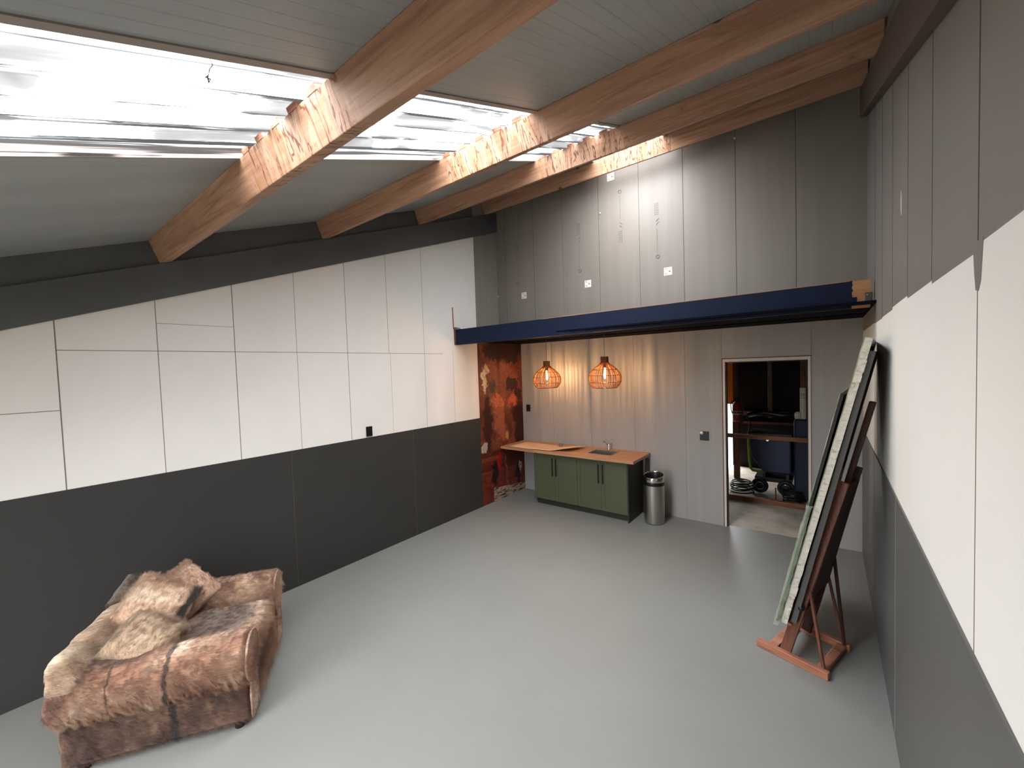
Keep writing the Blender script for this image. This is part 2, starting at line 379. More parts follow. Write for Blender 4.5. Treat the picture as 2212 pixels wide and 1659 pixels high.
def tube(bm, pts, r, n=8, mi=0, closed=False):
    pts = [Vector(p) for p in pts]; rings = []
    N = len(pts); prev = None
    for i, p in enumerate(pts):
        if closed: d = (pts[(i+1) % N]-pts[i-1])
        else: d = pts[min(i+1, N-1)]-pts[max(i-1, 0)]
        d.normalize()
        if prev is None:
            s = d.orthogonal().normalized()
        else:
            s = (prev - d*prev.dot(d))
            s = s.normalized() if s.length > 1e-6 else d.orthogonal().normalized()
        prev = s; t_ = d.cross(s)
        rr = r[i] if isinstance(r, (list, tuple)) else r
        rings.append([bm.verts.new(p + (s*math.cos(2*math.pi*k/n) + t_*math.sin(2*math.pi*k/n))*rr) for k in range(n)])
    for i in range(N if closed else N-1):
        a, b = rings[i], rings[(i+1) % N]
        for k in range(n): bm.faces.new((a[k], a[(k+1) % n], b[(k+1) % n], b[k])).material_index = mi
    if not closed:
        bm.faces.new(rings[0][::-1]).material_index = mi; bm.faces.new(rings[-1]).material_index = mi
def lathe(bm, prof, n=32, cx=0, cy=0, mi=0, capb=True, capt=True):
    rings = [[bm.verts.new((cx+r*math.cos(2*math.pi*k/n), cy+r*math.sin(2*math.pi*k/n), z)) for k in range(n)] for r, z in prof]
    for a, b in zip(rings, rings[1:]):
        for k in range(n): bm.faces.new((a[k], a[(k+1) % n], b[(k+1) % n], b[k])).material_index = mi
    if capb: bm.faces.new(rings[0][::-1]).material_index = mi
    if capt: bm.faces.new(rings[-1]).material_index = mi
def bevel(o, w_, seg=2):
    m_ = o.modifiers.new('bevel', 'BEVEL'); m_.width = w_; m_.segments = seg; m_.limit_method = 'ANGLE'; return o

# ------------------------------------------------------------------ room shell
bm = bmesh.new(); box(bm, (XL-.12, YF-.12, -.12), (XR+.12, YB+.06, 0)); struct(new_obj('floor', bm, 'floor'))
bm = bmesh.new(); box(bm, (-4.2, YB+.06, -.14), (1.6, 10.4, -.004)); struct(new_obj('floor_shed', bm, 'concrete'))

Z2 = 1.49
def rb(y): return 2.655 + SL*0.985*y         # underside of left rafter / top of white boards
fl = lambda u, v, t: (t, u, v)
bm = bmesh.new()
prism(bm, [(YF, 0), (4.99, 0), (4.99, Z2), (YF, Z2)], fl, XL-.12, XL, 1)
prism(bm, [(YF, Z2), (4.99, Z2), (4.99, rb(4.99)), (YF, rb(YF))], fl, XL-.12, XL, 0)
prism(bm, [(YF, rb(YF)), (4.99, rb(4.99)), (4.99, ceil_z(4.99)+.1), (YF, ceil_z(YF)+.1)], fl, XL-.12, XL, 2)
prism(bm, [(4.99, 0), (YB+.12, 0), (YB+.12, ceil_z(YB+.12)+.1), (4.99, ceil_z(4.99)+.1)], fl, XL-.12, XL, 3)
xs = XL+.0015
def seamv(y, z0, z1, mi=4, wd=.005, x=XL): box(bm, (x-.002, y-wd/2, z0), (x+.0012, y+wd/2, z1), mi)
for k, y in enumerate((-1.44, -.86, -.27, .33, .92, 1.502, 2.09, 2.685, 3.27, 3.87, 4.43)):
    wd = (.006, .006, .006, .007, .005, .006, .0035, .005, .0035, .003, .002)[k]
    if y == 4.43: seamv(y, Z2, 2.6, 4, wd)
    elif y == 3.27: seamv(y+.02, Z2, 2.552, 4, .002); seamv(y, 2.552, rb(y), 4, wd)
    else: seamv(y, Z2, rb(y), 4, wd)
box(bm, (XL-.002, .33, 2.549), (XL+.0012, 4.22, 2.554), 4)
box(bm, (XL-.002, YF, 2.094), (XL+.0012, .33, 2.099), 4)
box(bm, (XL-.002, .92, 2.79), (XL+.0012, 1.5, 2.793), 4)
struct(new_obj('wall_left', bm, ['white', 'dark', 'rafter', 'panel_up', 'seam_white']))
bm = bmesh.new(); box(bm, (XL-.001, YF, 0), (XL+.007, 4.99, Z2))
for y in (1.97, 3.6): box(bm, (XL+.006, y-.0015, 0), (XL+.0076, y+.0015, Z2), 1)
struct(new_obj('trim_left', bm, ['dark', 'seam']))

bm = bmesh.new()
ZW, ZG = 1.462, 2.585
prism(bm, [(YF, 0), (YB+.12, 0), (YB+.12, ZW), (YF, ZW)], fl, XR+.12, XR, 1)
# white paint with a slightly stepped upper edge, one step per panel
ys = [YF, .4, 1.05, 1.65, 2.27, 2.88, 3.5, 4.1, 4.7, YB+.12]; tops = [2.60, 2.595, 2.59, 2.572, 2.585, 2.60, 2.585, 2.578, 2.585]
for a, b, tz in zip(ys, ys[1:], tops):
    prism(bm, [(a, ZW), (b, ZW), (b, tz), (a, tz)], fl, XR+.12, XR, 0)
    prism(bm, [(a, tz), (b, tz), (b, ceil_z(b)+.1), (a, ceil_z(a)+.1)], fl, XR+.12, XR, 2)
for y, wd in ((1.65, .005), (2.27, .003), (2.88, .002), (3.5, .004), (4.1, .002), (4.7, .006)):
    box(bm, (XR-.0012, y-wd/2, 2.59), (XR+.002, y+wd/2, 4.6 if y > 4 else ceil_z(y)-.3), 3)
    if y in (1.65, 4.7): box(bm, (XR-.0012, y-wd*.3, ZW), (XR+.002, y+wd*.3, 2.59), 4)
prism(bm, [(1.60, 2.60), (1.695, 2.60), (1.68, 2.52), (1.665, 2.47), (1.64, 2.465), (1.62, 2.49)], fl, XR-.0015, XR+.002, 2)
prism(bm, [(3.10, 3.06), (3.125, 3.09), (3.13, 3.16), (3.12, 3.20), (3.105, 3.16)], fl, XR-.0015, XR+.002, 0)
struct(new_obj('wall_right', bm, ['white_r', 'grey_r', 'grey_ru', 'seam', 'seam_white']))
bm = bmesh.new(); box(bm, (XR-.008, YF, 0), (XR+.001, YB, ZW))
for y in (3.24, 4.7): box(bm, (XR-.0092, y-.0015, 0), (XR-.0075, y+.0015, ZW-.002), 1)
struct(new_obj('trim_right', bm, ['grey_r', 'panel']))

# back wall below the loft, with the door opening
DX0, DX1, DZ = -1.115, -.195, 2.285
bm = bmesh.new()
box(bm, (XL, YB, 0), (DX0-.03, YB+.12, 2.80)); box(bm, (DX1+.03, YB, 0), (XR, YB+.12, 2.80)); box(bm, (DX0-.03, YB, DZ+.045), (DX1+.03, YB+.12, 2.80))
for x in (-3.9, -3.156, -2.4, -1.64): box(bm, (x-.0015, YB-.0012, 0), (x+.0015, YB+.002, 2.74), 1)
box(bm, (-1.16, YB-.0012, 2.34), (-1.157, YB+.002, 2.74), 1); box(bm, (-.164, YB-.0012, 2.34), (-.161, YB+.002, 2.74), 1)
struct(new_obj('wall_back', bm, ['panel', 'seam_soft']))
# upper back wall standing on the loft
bm = bmesh.new(); prism(bm, [(XL, 2.745), (XR, 2.745), (XR, ceil_z(YU)+.08), (XL, ceil_z(YU)+.08)], lambda u, v, t: (u, t, v), YU, YU+.1)
for x, wd in ((-4.38, .002), (-3.79, .004), (-3.245, .002), (-2.632, .005), (-2.035, .005), (-1.46, .006), (-.865, .005), (-.276, .006)):
    box(bm, (x-wd/2, YU-.0015, 2.76), (x+wd/2, YU+.002, ceil_z(YU)), 1)
struct(new_obj('wall_upper', bm, ['panel_up', 'seam']))
bm = bmesh.new(); WX0, WX1, WZ0, WZ1 = -3.2, -1.6, .35, 2.25
box(bm, (XL-.12, YF-.12, 0), (WX0, YF, ceil_z(YF)+.1)); box(bm, (WX1, YF-.12, 0), (XR+.12, YF, ceil_z(YF)+.1)); box(bm, (WX0, YF-.12, 0), (WX1, YF, WZ0)); box(bm, (WX0, YF-.12, WZ1), (WX1, YF, ceil_z(YF)+.1))
struct(new_obj('wall_front', bm, 'white'))
wf = struct(empty('fill_window', (0, 0, 0)))  # unseen window, added to fill the room with light from behind the camera
for k in range(4):
    bm = bmesh.new(); x_ = WX0+(WX1-WX0-.06)*k/3; box(bm, (x_, YF-.09, WZ0), (x_+.06, YF-.03, WZ1)); new_obj('fill_window_post', bm, 'frame_white', wf)
for z_ in (WZ0, WZ1-.06):
    bm = bmesh.new(); box(bm, (WX0, YF-.088, z_), (WX1, YF-.032, z_+.06)); new_obj('fill_window_rail', bm, 'frame_white', wf)
# loft deck
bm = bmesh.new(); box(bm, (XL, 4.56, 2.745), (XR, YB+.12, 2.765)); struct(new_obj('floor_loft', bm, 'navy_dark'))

# sloping ceiling either side of the roof light
def slab(bm, x0, x1, y0, y1, d0, d1, mi=0):
    hexa(bm, [(x0,y0,ceil_z(y0)+d0),(x1,y0,ceil_z(y0)+d0),(x1,y1,ceil_z(y1)+d0),(x0,y1,ceil_z(y1)+d0),
              (x0,y0,ceil_z(y0)+d1),(x1,y0,ceil_z(y0)+d1),(x1,y1,ceil_z(y1)+d1),(x0,y1,ceil_z(y1)+d1)], mi)
bm = bmesh.new(); slab(bm, XL-.12, SX0, YF-.12, YB+.4, 0, .08); slab(bm, SX1, XR+.12, YF-.12, YB+.4, 0, .08)
slab(bm, SX0, SX1, YF-.12, -1.2, 0, .08); slab(bm, SX0, SX1, 5.40, YB+.4, 0, .08)  # far piece added over the roof light to dim the upper wall
struct(new_obj('ceiling', bm, 'ceiling'))
# corrugated translucent roof light
bm = bmesh.new(); pitch = .178; n = 0; prof = []
x = SX0-.02
while x < SX1+.03:
    for dx, h in ((0, .006), (.055, .006), (.085, .036), (.145, .036)):
        if x+dx < SX1+.03: prof.append((x+dx, h))
    x += pitch
N = 14; rows = []; SKA, SKB = -1.2, 5.40
for j in range(N+1):
    y = SKA + (SKB-SKA)*j/N
    rows.append([bm.verts.new((px, y, ceil_z(y)+h)) for px, h in prof])
for a, b in zip(rows, rows[1:]):
    for i in range(len(prof)-1): bm.faces.new((a[i], a[i+1], b[i+1], b[i]))
sl = struct(new_obj('window_1', bm, 'skylight'))
bm = bmesh.new()
slab(bm, SX0-.012, SX0+.004, -1.2, 5.4, -.004, .05); slab(bm, SX1-.004, SX1+.035, -1.2, 5.4, -.006, .05)
new_obj('window_frame', bm, 'frame_trim', sl)

# ------------------------------------------------------------------ rafters along the side walls, purlins, fillers
def rafter(x0, x1, z0f, z1f, mat, label):
    bm = bmesh.new(); y0, y1 = YF, YU
    hexa(bm, [(x0,y0,z0f(y0)),(x1,y0,z0f(y0)),(x1,y1,z0f(y1)),(x0,y1,z0f(y1)),(x0,y0,z1f(y0)),(x1,y0,z1f(y0)),(x1,y1,z1f(y1)),(x0,y1,z1f(y1))])
    o = new_obj('rafter', bm, mat); tag(o, label, 'rafter'); return o
rafter(XL, XL+.035, lambda y: rb(y), lambda y: ZP-.002+SL*y, 'rafter', 'dark grey painted sloping rafter above the white boards of the left wall')
rafter(XR-.055, XR, lambda y: 2.70+SL*.985*y, lambda y: ZP-.002+SL*y, 'rafter_r', 'dark brown sloping rafter high on the right wall')

tdir = Vector((0, math.cos(ANG), math.sin(ANG))); ndir = Vector((0, -math.sin(ANG), math.cos(ANG)))
PL = ['sloping-roof wooden beam nearest the camera, widest in view, crossing the roof light',
      'second wooden roof beam from the camera, with knots and water stains under the roof light',
      'third wooden roof beam from the camera, beside the one closest to the loft wall',
      'wooden roof beam farthest from the camera, closest to the upper back wall']
for i, (yb, lab) in enumerate(zip((.971, 2.44, 3.86, 5.285), PL)):
    H = .196; T = .085
    bot = Vector((0, yb, ZP + SL*yb))
    root = empty('roof_beam', (0, 0, 0), label=lab, cat='roof beam', group='orange wooden beams under the sloping roof')
    bm = bmesh.new(); xe0, xe1 = XL+.002, XR-.012
    pts = []
    for x_ in (xe0, xe1):
        for a, b in ((0, 0), (T, 0), (T, H), (0, H)):
            q = bot + tdir*a + ndir*b; pts.append((x_, q.y, q.z))
    hexa(bm, pts); o = new_obj('timber', bm, 'beam', root); bevel(o, .004)
    if i < 4:
        x = SX0-.02
        while x < SX1:                       # little packing blocks that fill the corrugations over the beam
            if x+.085 > SX0 and x+.145 < SX1+.03:
                bm = bmesh.new(); pts = []
                for x_ in (x+.072, x+.152):
                    for a, b in ((-.002, H-.003), (T*.7, H-.003), (T*.7, H+.022), (-.002, H+.022)):
                        q = bot + tdir*a + ndir*b; pts.append((x_, q.y, q.z))
                hexa(bm, pts); new_obj('packing_block', bm, 'easel_h', root)
            x += pitch

# loft edge beam
root = empty('loft_beam', (0, 0, 0), label='navy blue painted timber beam spanning the room at the loft edge', cat='beam')
def bl(x): 
    k = (x-XL)/(XR-XL); return (4.485+.205*k, 2.69+.037*k, 2.925+.037*k)
def bseg(bm, x0, x1, d0=0., d1=.075, zo0=0., zo1=0., mi=0):
    (ya, a0, a1), (yb_, b0, b1) = bl(x0), bl(x1)
    hexa(bm, [(x0,ya+d0,a0+zo0),(x1,yb_+d0,b0+zo0),(x1,yb_+d1,b0+zo0),(x0,ya+d1,a0+zo0),(x0,ya+d0,a1+zo1),(x1,yb_+d0,b1+zo1),(x1,yb_+d1,b1+zo1),(x0,ya+d1,a1+zo1)], mi)
bm = bmesh.new(); bseg(bm, XL+.03, .165); new_obj('painted_timber', bm, 'navy', root)
bm = bmesh.new(); bseg(bm, .165, XR-.03)
tag(new_obj('bare_end', bm, 'rawwood', root), 'unpainted timber end')
bm = bmesh.new()
for k in range(9):                                  # ragged paint edge
    z = 2.745+.024*k; xx = .165 + (.035 if k < 3 else .012*random.random())
    box(bm, (.12, bl(.165)[0]-.0015, z), (xx, bl(.165)[0]+.01, z+.026))
new_obj('ragged_paint_edge', bm, 'navy', root)
bm = bmesh.new(); bseg(bm, -3.0, .165, -.001, .076, .2335, .004)
new_obj('bare_top_edge', bm, 'rawwood', root)
bm = bmesh.new(); yb_ = bl(.29)[0]
box(bm, (.255, yb_-.004, 2.745), (.30, yb_+.0, 2.85)); box(bm, (.297, yb_-.004, 2.745), (.303, yb_+.05, 2.85))
br = new_obj('steel_bracket', bm, 'seam', root)
for z in (2.765, 2.83):
    bm = bmesh.new(); lathe(bm, [(.006, 0), (.006, .004)], 10); new_obj('screw', bm, 'chrome', br, loc=(.268, yb_-.004, z), rot=(R(90), 0, 0))
bm = bmesh.new(); box(bm, (XL+.001, 4.47, 2.69), (XL+.03, 4.56, 2.93)); new_obj('rough_end', bm, 'shedpost', root)
bm = bmesh.new(); tube(bm, [(XL+.012, 4.458, 2.93), (XL+.012, 4.452, 3.265)], .006, 8)
tag(new_obj('thin_rod', bm, 'red_stick'), 'thin red upright rod against the white wall at the left end of the navy beam', 'rod')
bm = bmesh.new(); prism(bm, [(4.47, 2.925), (4.6, 2.925), (4.56, 2.95), (4.47, 2.962)], fl, XL+.001, XL+.05)
tag(new_obj('foam_wedge', bm, 'seam_white'), 'small torn filler wedge on top of the left end of the navy beam', 'filler')
# mural
bm = bmesh.new(); box(bm, (XL+.0005, 4.99, 0.0), (XL+.004, YB-.001, 2.744))
tag(new_obj('mural_wallpaper', bm, 'mural'), 'dark red-brown painted mural wallpaper on the left wall under the loft', 'mural')

# door frame
def jamb(bm, x0, x1, z0, z1): box(bm, (x0, YB-.012, z0), (x1, YB+.13, z1))
root = struct(empty('door_1', (0, 0, 0)))
bm = bmesh.new(); jamb(bm, DX0-.028, DX0+.0, 0, DZ+.04); bevel(new_obj('door_jamb', bm, 'frame_white', root), .003)
bm = bmesh.new(); jamb(bm, DX1, DX1+.028, 0, DZ+.04); bevel(new_obj('door_jamb', bm, 'frame_white', root), .003)
bm = bmesh.new(); jamb(bm, DX0, DX1, DZ, DZ+.04); bevel(new_obj('door_head', bm, 'frame_white', root), .003)
bm = bmesh.new(); box(bm, (DX0-.040, YB-.004, 0), (DX0-.028, YB+.02, DZ+.05)); box(bm, (DX0-.04, YB-.004, DZ+.04), (DX1+.04, YB+.02, DZ+.05)); box(bm, (DX1+.028, YB-.003, 0), (DX1+.032, YB+.02, DZ+.05))
tag(new_obj('door_lining_edge', bm, 'frame_red', root), 'red-brown bare edge')
bm = bmesh.new()
box(bm, (DX0, YB+.03, 0), (DX0+.01, YB+.10, DZ)); box(bm, (DX1-.01, YB+.03, 0), (DX1, YB+.10, DZ)); box(bm, (DX0, YB+.03, DZ-.012), (DX1, YB+.1, DZ))
new_obj('door_stop', bm, 'black', root)

# ------------------------------------------------------------------ sockets
def socket(name, loc, face, wz, hz, label, cat='socket'):
    """face 'X': on left wall looking +x; 'Y': on back wall looking -y"""
    root = empty(name, loc, 0 if face == 'Y' else R(90), label=label, cat=cat)
    bm = bmesh.new(); box(bm, (-wz/2, -.014, -hz/2), (wz/2, 0, hz/2)); bevel(new_obj('plate', bm, 'black', root), .004)
    k = 2 if hz > 1.4*wz else 1
    for i in range(k):
        bm = bmesh.new(); lathe(bm, [(.021, 0), (.021, .004), (.017, .004), (.017, .001)], 20, capt=True)
        new_obj('outlet', bm, 'blackm', root, loc=(0, -.0135, (i-(k-1)/2)*.075), rot=(R(90), 0, 0))
    return root
socket('wall_socket', (XL+.001, 2.92, 1.565), 'X', .085, .125, 'small black socket on the white boards of the left wall just above the charcoal band')
socket('wall_socket', (-4.44, YB-.001, 1.546), 'Y', .085, .125, 'small black socket on the grey back wall between the mural and the left lamp')
s = socket('wall_socket', (-1.39, YB-.001, 1.25), 'Y', .115, .13, 'black wall socket with a white plug in it, left of the doorway')
bm = bmesh.new(); lathe(bm, [(.019, 0), (.024, .012), (.022, .05), (.012, .06)], 16)
pl = new_obj('plug', bm, 'plug', None, loc=(-1.415, YB-.014, 1.285), rot=(R(72), 0, 0), smooth=True); tag(pl, 'white plug pushed into the black socket left of the doorway', 'plug')
bm = bmesh.new(); lathe(bm, [(.006, 0), (.006, .003)], 10)

# ------------------------------------------------------------------ stickers and stamped marks on the upper wall
LB = [((-4.009, 3.505), 'white sticker on the upper grey wall, farthest left of the low three'), ((-2.828, 3.52), 'white sticker on the upper grey wall, middle one of the low three'),
      ((-1.662, 3.506), 'white sticker on the upper grey wall, right one of the low three'), ((-2.43, 4.965), 'white sticker high on the upper grey wall, right under the farthest roof beam')]
for (x, z), lab in LB:
    root = empty('sticker', (x, YU-.001, z), label=lab, cat='sticker', group='white stickers on the upper wall')
    bm = bmesh.new(); box(bm, (-.052, -.0015, -.052), (.052, 0, .052)); new_obj('paper_square', bm, 'label', root)
    bm = bmesh.new()
    box(bm, (-.04, -.0022, .034), (-.012, -.001, .040)); box(bm, (-.04, -.0022, .02), (.03, -.001, .0225)); box(bm, (-.04, -.0022, -.03), (-.012, -.001, -.024)); box(bm, (-.04, -.0022, -.044), (.0, -.001, -.041))
    lathe_pts = [(.014*math.cos(a*math.pi/4)+.022, -.0022, .008*math.sin(a*math.pi/4)-.004) for a in range(8)]
    bm.faces.new([bm.verts.new(p_) for p_ in lathe_pts])
    new_obj('printed_text', bm, 'ink', root)
def stamp(x, z, dirn, mat, label):
    bm = bmesh.new(); y = YU-.0018
    tube(bm, [(x+.022*math.cos(a*math.pi/10), y, z+.022*math.sin(a*math.pi/10)) for a in range(20)], .0035, 4, closed=True)
    zz = z + dirn*.05
    for k in range(9):                                   # a column of small upright letters
        h = random.choice((.02, .026, .03))
        box(bm, (x-.008, y, min(zz, zz+dirn*h)), (x-.004, y+.001, max(zz, zz+dirn*h)))
        if k % 2: box(bm, (x-.008, y, zz), (x+.008, y+.001, zz+dirn*.004))
        zz += dirn*(h+.012)
    for k in range(2):                                   # the C and E arcs of the mark
        cz = zz + dirn*(.05+.045*k)
        tube(bm, [(x+.006+.018*math.cos(R(200-a)), y, cz+dirn*.016*math.sin(R(a-90))) for a in range(0, 181, 20)], .003, 4)
        if k: box(bm, (x-.01, y, cz-.002), (x+.008, y+.001, cz+.002))
    zz += dirn*.16
    for k in range(6):
        for j in range(3): box(bm, (x-.03+.02*j, y, min(zz, zz+dirn*.018)), (x-.022+.02*j, y+.001, max(zz, zz+dirn*.018)))
        zz += dirn*.028
    o = new_obj('printed_mark', bm, mat); tag(o, label, 'printed mark', 'faint stamped lettering on the upper wall')
stamp(-4.126, 3.726, 1, 'ink_faint', 'very faint stamped ring with letters above the left sticker of the upper wall')
stamp(-2.955, 3.735, 1, 'ink_faint', 'stamped ring with faded vertical lettering just above the middle low sticker')
stamp(-2.298, 4.72, -1, 'ink_faint', 'stamped ring with vertical lettering running down below the high sticker')
stamp(-1.790, 3.722, 1, 'ink_faint', 'stamped ring with vertical lettering beside the right low sticker')
for (x, z), lab in (((-2.605, 4.50), 'tiny white blob of filler on the upper wall seam left of the high printed mark'), ((-1.46, 5.04), 'tiny white blob of filler on the upper wall seam close under the farthest beam'),
                    ((-.865, 4.93), 'tiny white blob of filler on the upper wall second seam from the right corner'), ((-4.565, 3.56), 'tiny white blob of filler in the left corner above the loft')):
    bm = bmesh.new(); bmesh.ops.create_icosphere(bm, subdivisions=2, radius=.012); o = new_obj('filler_blob', bm, 'label', loc=(x, YU-.004, z), smooth=True)
    tag(o, lab, 'filler', 'filler blobs on the upper wall')
# wire hook hanging out of the roof light edge
bm = bmesh.new(); hx, hy = -1.60, .50; hz = ceil_z(hy)
tube(bm, [(hx, hy, hz+.01), (hx-.002, hy+.01, hz-.012), (hx-.012, hy+.004, hz-.022), (hx-.014, hy, hz-.045)], .0014, 6)
tube(bm, [(hx-.014, hy, hz-.045), (hx-.022, hy-.006, hz-.05), (hx-.012, hy+.004, hz-.055), (hx-.02, hy+.002, hz-.065), (hx-.012, hy-.004, hz-.048)], .003, 6)
tag(new_obj('wire_hook', bm, 'seam'), 'tiny twisted wire hanging at the edge of the roof light', 'wire')

# ------------------------------------------------------------------ rattan pendant lamps
def rattan_mat():
    t = NT('rattan'); n = t.noise(t.mapping((40, 40, 4)), 3, 3)
    c = t.ramp(n, [(0.3, s2l((128, 88, 60))), (0.7, s2l((168, 122, 84)))])
    d = t.n('ShaderNodeBsdfDiffuse'); t.l(c, d.inputs[0]); tl = t.n('ShaderNodeBsdfTranslucent'); t.l(c, tl.inputs[0])
    mx = t.n('ShaderNodeMixShader'); mx.inputs[0].default_value = .45; t.l(d.outputs[0], mx.inputs[1]); t.l(tl.outputs[0], mx.inputs[2]); t.l(mx.outputs[0], t.out.inputs['Surface']); return t.m
M['rattan'] = rattan_mat()
def emis(name, rgb, st):
    t = NT(name); t.b.inputs['Emission Color'].default_value = rgb; t.b.inputs['Emission Strength'].default_value = st; t.base((.02, .02, .02, 1)); return t.m
M['bulb'] = emis('warm_bulb', (1.0, .55, .25, 1), 350.0)
PROF = [(.160, 0.0), (.196, .03), (.224, .075), (.234, .12), (.230, .17), (.209, .22), (.172, .265), (.126, .305), (.086, .335), (.062, .36), (.052, .385), (.050, .41), (.052, .45)]
def pr(z):
    for (r0, z0), (r1, z1) in zip(PROF, PROF[1:]):
        if z <= z1: return r0 + (r1-r0)*(z-z0)/(z1-z0)
    return PROF[-1][0]
def lamp(x, y, z0, label):
    root = empty('pendant_lamp', (x, y, z0), label=label, cat='pendant lamp', group='rattan pendant lamps over the worktop')
    bm = bmesh.new(); NS = 60
    for k in range(NS):
        a = 2*math.pi*k/NS + random.uniform(-.014, .014); pts = []
        tw = random.uniform(-.05, .05)
        for j in range(13):
            z = .005 + .36*j/12; r_ = pr(z)+random.uniform(-.002, .002); aa = a + tw*math.sin(math.pi*j/12)
            pts.append((r_*math.cos(aa), r_*math.sin(aa), z))
        tube(bm, pts, .0034, 4)
    o = new_obj('lamp_shade', bm, 'rattan', root)
    for z, rr in ((.004, .005), (.085, .004), (.185, .004), (.265, .0045)):
        bm = bmesh.new(); r_ = pr(z)+.003; tube(bm, [(r_*math.cos(a*math.pi/20), r_*math.sin(a*math.pi/20), z) for a in range(40)], rr, 6, closed=True)
        new_obj('hoop', bm, 'easel', root)
    bm = bmesh.new()
    for k in range(14):
        z = .362+.0066*k; tube(bm, [(.053*math.cos(a*math.pi/10), .053*math.sin(a*math.pi/10), z) for a in range(20)], .004, 5, closed=True)
    new_obj('woven_neck', bm, 'rattan', root)
    bm = bmesh.new(); lathe(bm, [(.02, .29), (.022, .31), (.022, .37), (.006, .38)], 16); new_obj('bulb_socket', bm, 'black', root, smooth=True)
    bm = bmesh.new(); lathe(bm, [(.006, .29), (.009, .25), (.013, .21), (.014, .18), (.011, .15), (.004, .135)], 16)
    new_obj('bulb', bm, 'bulb', root, smooth=True)
    bm = bmesh.new(); tube(bm, [(0, 0, .375), (0, 0, 2.744-z0)], .003, 6); new_obj('cord', bm, 'seam', root)
    return root
lamp(-3.72, 5.75, 1.949, 'left rattan pendant lamp, the one nearer the mural, glowing orange')
lamp(-2.537, 5.45, 1.970, 'right rattan pendant lamp glowing orange, hanging nearer the camera')

# ------------------------------------------------------------------ kitchen units
def shaker_door(parent, x0, x1, z0, z1, y, hx):
    """frame-and-panel door as one mesh with its own handle"""
    bm = bmesh.new(); f = .055; g = .0015
    x0 += g; x1 -= g
    box(bm, (x0, y, z0), (x0+f, y+.019, z1)); box(bm, (x1-f, y, z0), (x1, y+.019, z1)); box(bm, (x0+f, y, z0), (x1-f, y+.019, z0+f)); box(bm, (x0+f, y, z1-f), (x1-f, y+.019, z1))
    box(bm, (x0+f-.002, y+.008, z0+f-.002), (x1-f+.002, y+.018, z1-f+.002))
    d = bevel(new_obj('door', bm, 'sage', parent), .0015)
    bm = bmesh.new(); box(bm, (hx-.007, y-.032, .525), (hx+.007, y-.018, .815)); box(bm, (hx-.005, y-.02, .545), (hx+.005, y, .557)); box(bm, (hx-.005, y-.02, .783), (hx+.005, y, .795))
    tag(bevel(new_obj('handle', bm, 'blackm', d), .002), 'slim black bar handle')
YC = 5.58
def cabinet(x0, x1, label, side=False):
    root = empty('kitchen_cabinet', ((x0+x1)/2, YC+.3, 0), label=label, cat='cabinet', group='olive green base cabinets')
    ox, oy = (x0+x1)/2, YC+.3
    holder = lambda bm, n, mt: new_obj(n, bm, mt, root, loc=(-ox, -oy, 0))
    bm = bmesh.new(); xr_ = x1-(0.02 if side else 0)
    box(bm, (x0, YC+.021, .105), (x0+.016, YB-.03, .885)); box(bm, (xr_-.016, YC+.021, .105), (xr_, YB-.03, .885)); box(bm, (x0+.016, YC+.021, .105), (xr_-.016, YB-.03, .121)); box(bm, (x0+.016, YB-.04, .121), (xr_-.016, YB-.03, .885)); box(bm, (x0+.016, YC+.021, .84), (xr_-.016, YC+.04, .885)); holder(bm, 'carcass', 'sage_dark')
    bm = bmesh.new(); box(bm, (x0+.002, YC+.075, 0), (x1-.02 if side else x1, YC+.09, .105)); holder(bm, 'plinth', 'sage_dark')
    if side:
        bm = bmesh.new(); box(bm, (x1-.019, YC, 0), (x1, YB-.03, .888)); holder(bm, 'side_panel', 'sage_dark')
        tagx = x1-.019
    else: tagx = x1
    mid = (x0+tagx)/2
    for a, b, hx in ((x0, mid, mid-.035), (mid, tagx, mid+.035)):
        before = set(bpy.data.objects)
        shaker_door(root, a, b, .11, .882, YC, hx)
        for o in set(bpy.data.objects)-before:
            if o.parent is root: o.location = (-ox, -oy, 0)
    return root
cabinet(-3.925, -3.112, 'left olive green cabinet with two panelled doors and black handles')
cabinet(-3.110, -2.278, 'right olive green cabinet under the sink, beside the steel bin', True)
# plinth recess shadow is real: the plinth sits back under the doors
# worktop with sink cut-out
SK = (-2.985, -2.60, 5.72, 6.02)
bm = bmesh.new(); x0, x1, y0, y1, z0, z1 = XL+.006, -2.165, 5.50, YB-.004, .889, .929
box(bm, (x0, y0, z0), (SK[0], y1, z1)); box(bm, (SK[1], y0, z0), (x1, y1, z1)); box(bm, (SK[0], y0, z0), (SK[1], SK[2], z1)); box(bm, (SK[0], SK[3], z0), (SK[1], y1, z1))
tag(new_obj('worktop', bm, 'oak'), 'wood-coloured kitchen worktop running from the mural over the green cabinets', 'worktop')
root = empty('sink', ((SK[0]+SK[1])/2, (SK[2]+SK[3])/2, .929), label='small square stainless steel sink set into the wooden worktop', cat='sink')
bm = bmesh.new(); a, b = (SK[1]-SK[0])/2, (SK[3]-SK[2])/2; d = -.15
box(bm, (-a-.012, -b-.012, 0), (-a+.004, b+.012, .003)); box(bm, (a-.004, -b-.012, 0), (a+.012, b+.012, .003)); box(bm, (-a, -b-.012, 0), (a, -b+.004, .003)); box(bm, (-a, b-.004, 0), (a, b+.012, .003))
new_obj('rim', bm, 'steel', root)
bm = bmesh.new(); e = .003
box(bm, (-a+e, -b+e, d), (a-e, b-e, d+.003)); box(bm, (-a+e, -b+e, d), (-a+2*e, b-e, .001)); box(bm, (a-2*e, -b+e, d), (a-e, b-e, .001)); box(bm, (-a+e, -b+e, d), (a-e, -b+2*e, .001)); box(bm, (-a+e, b-2*e, d), (a-e, b-e, .001))
new_obj('basin', bm, 'steel', root)
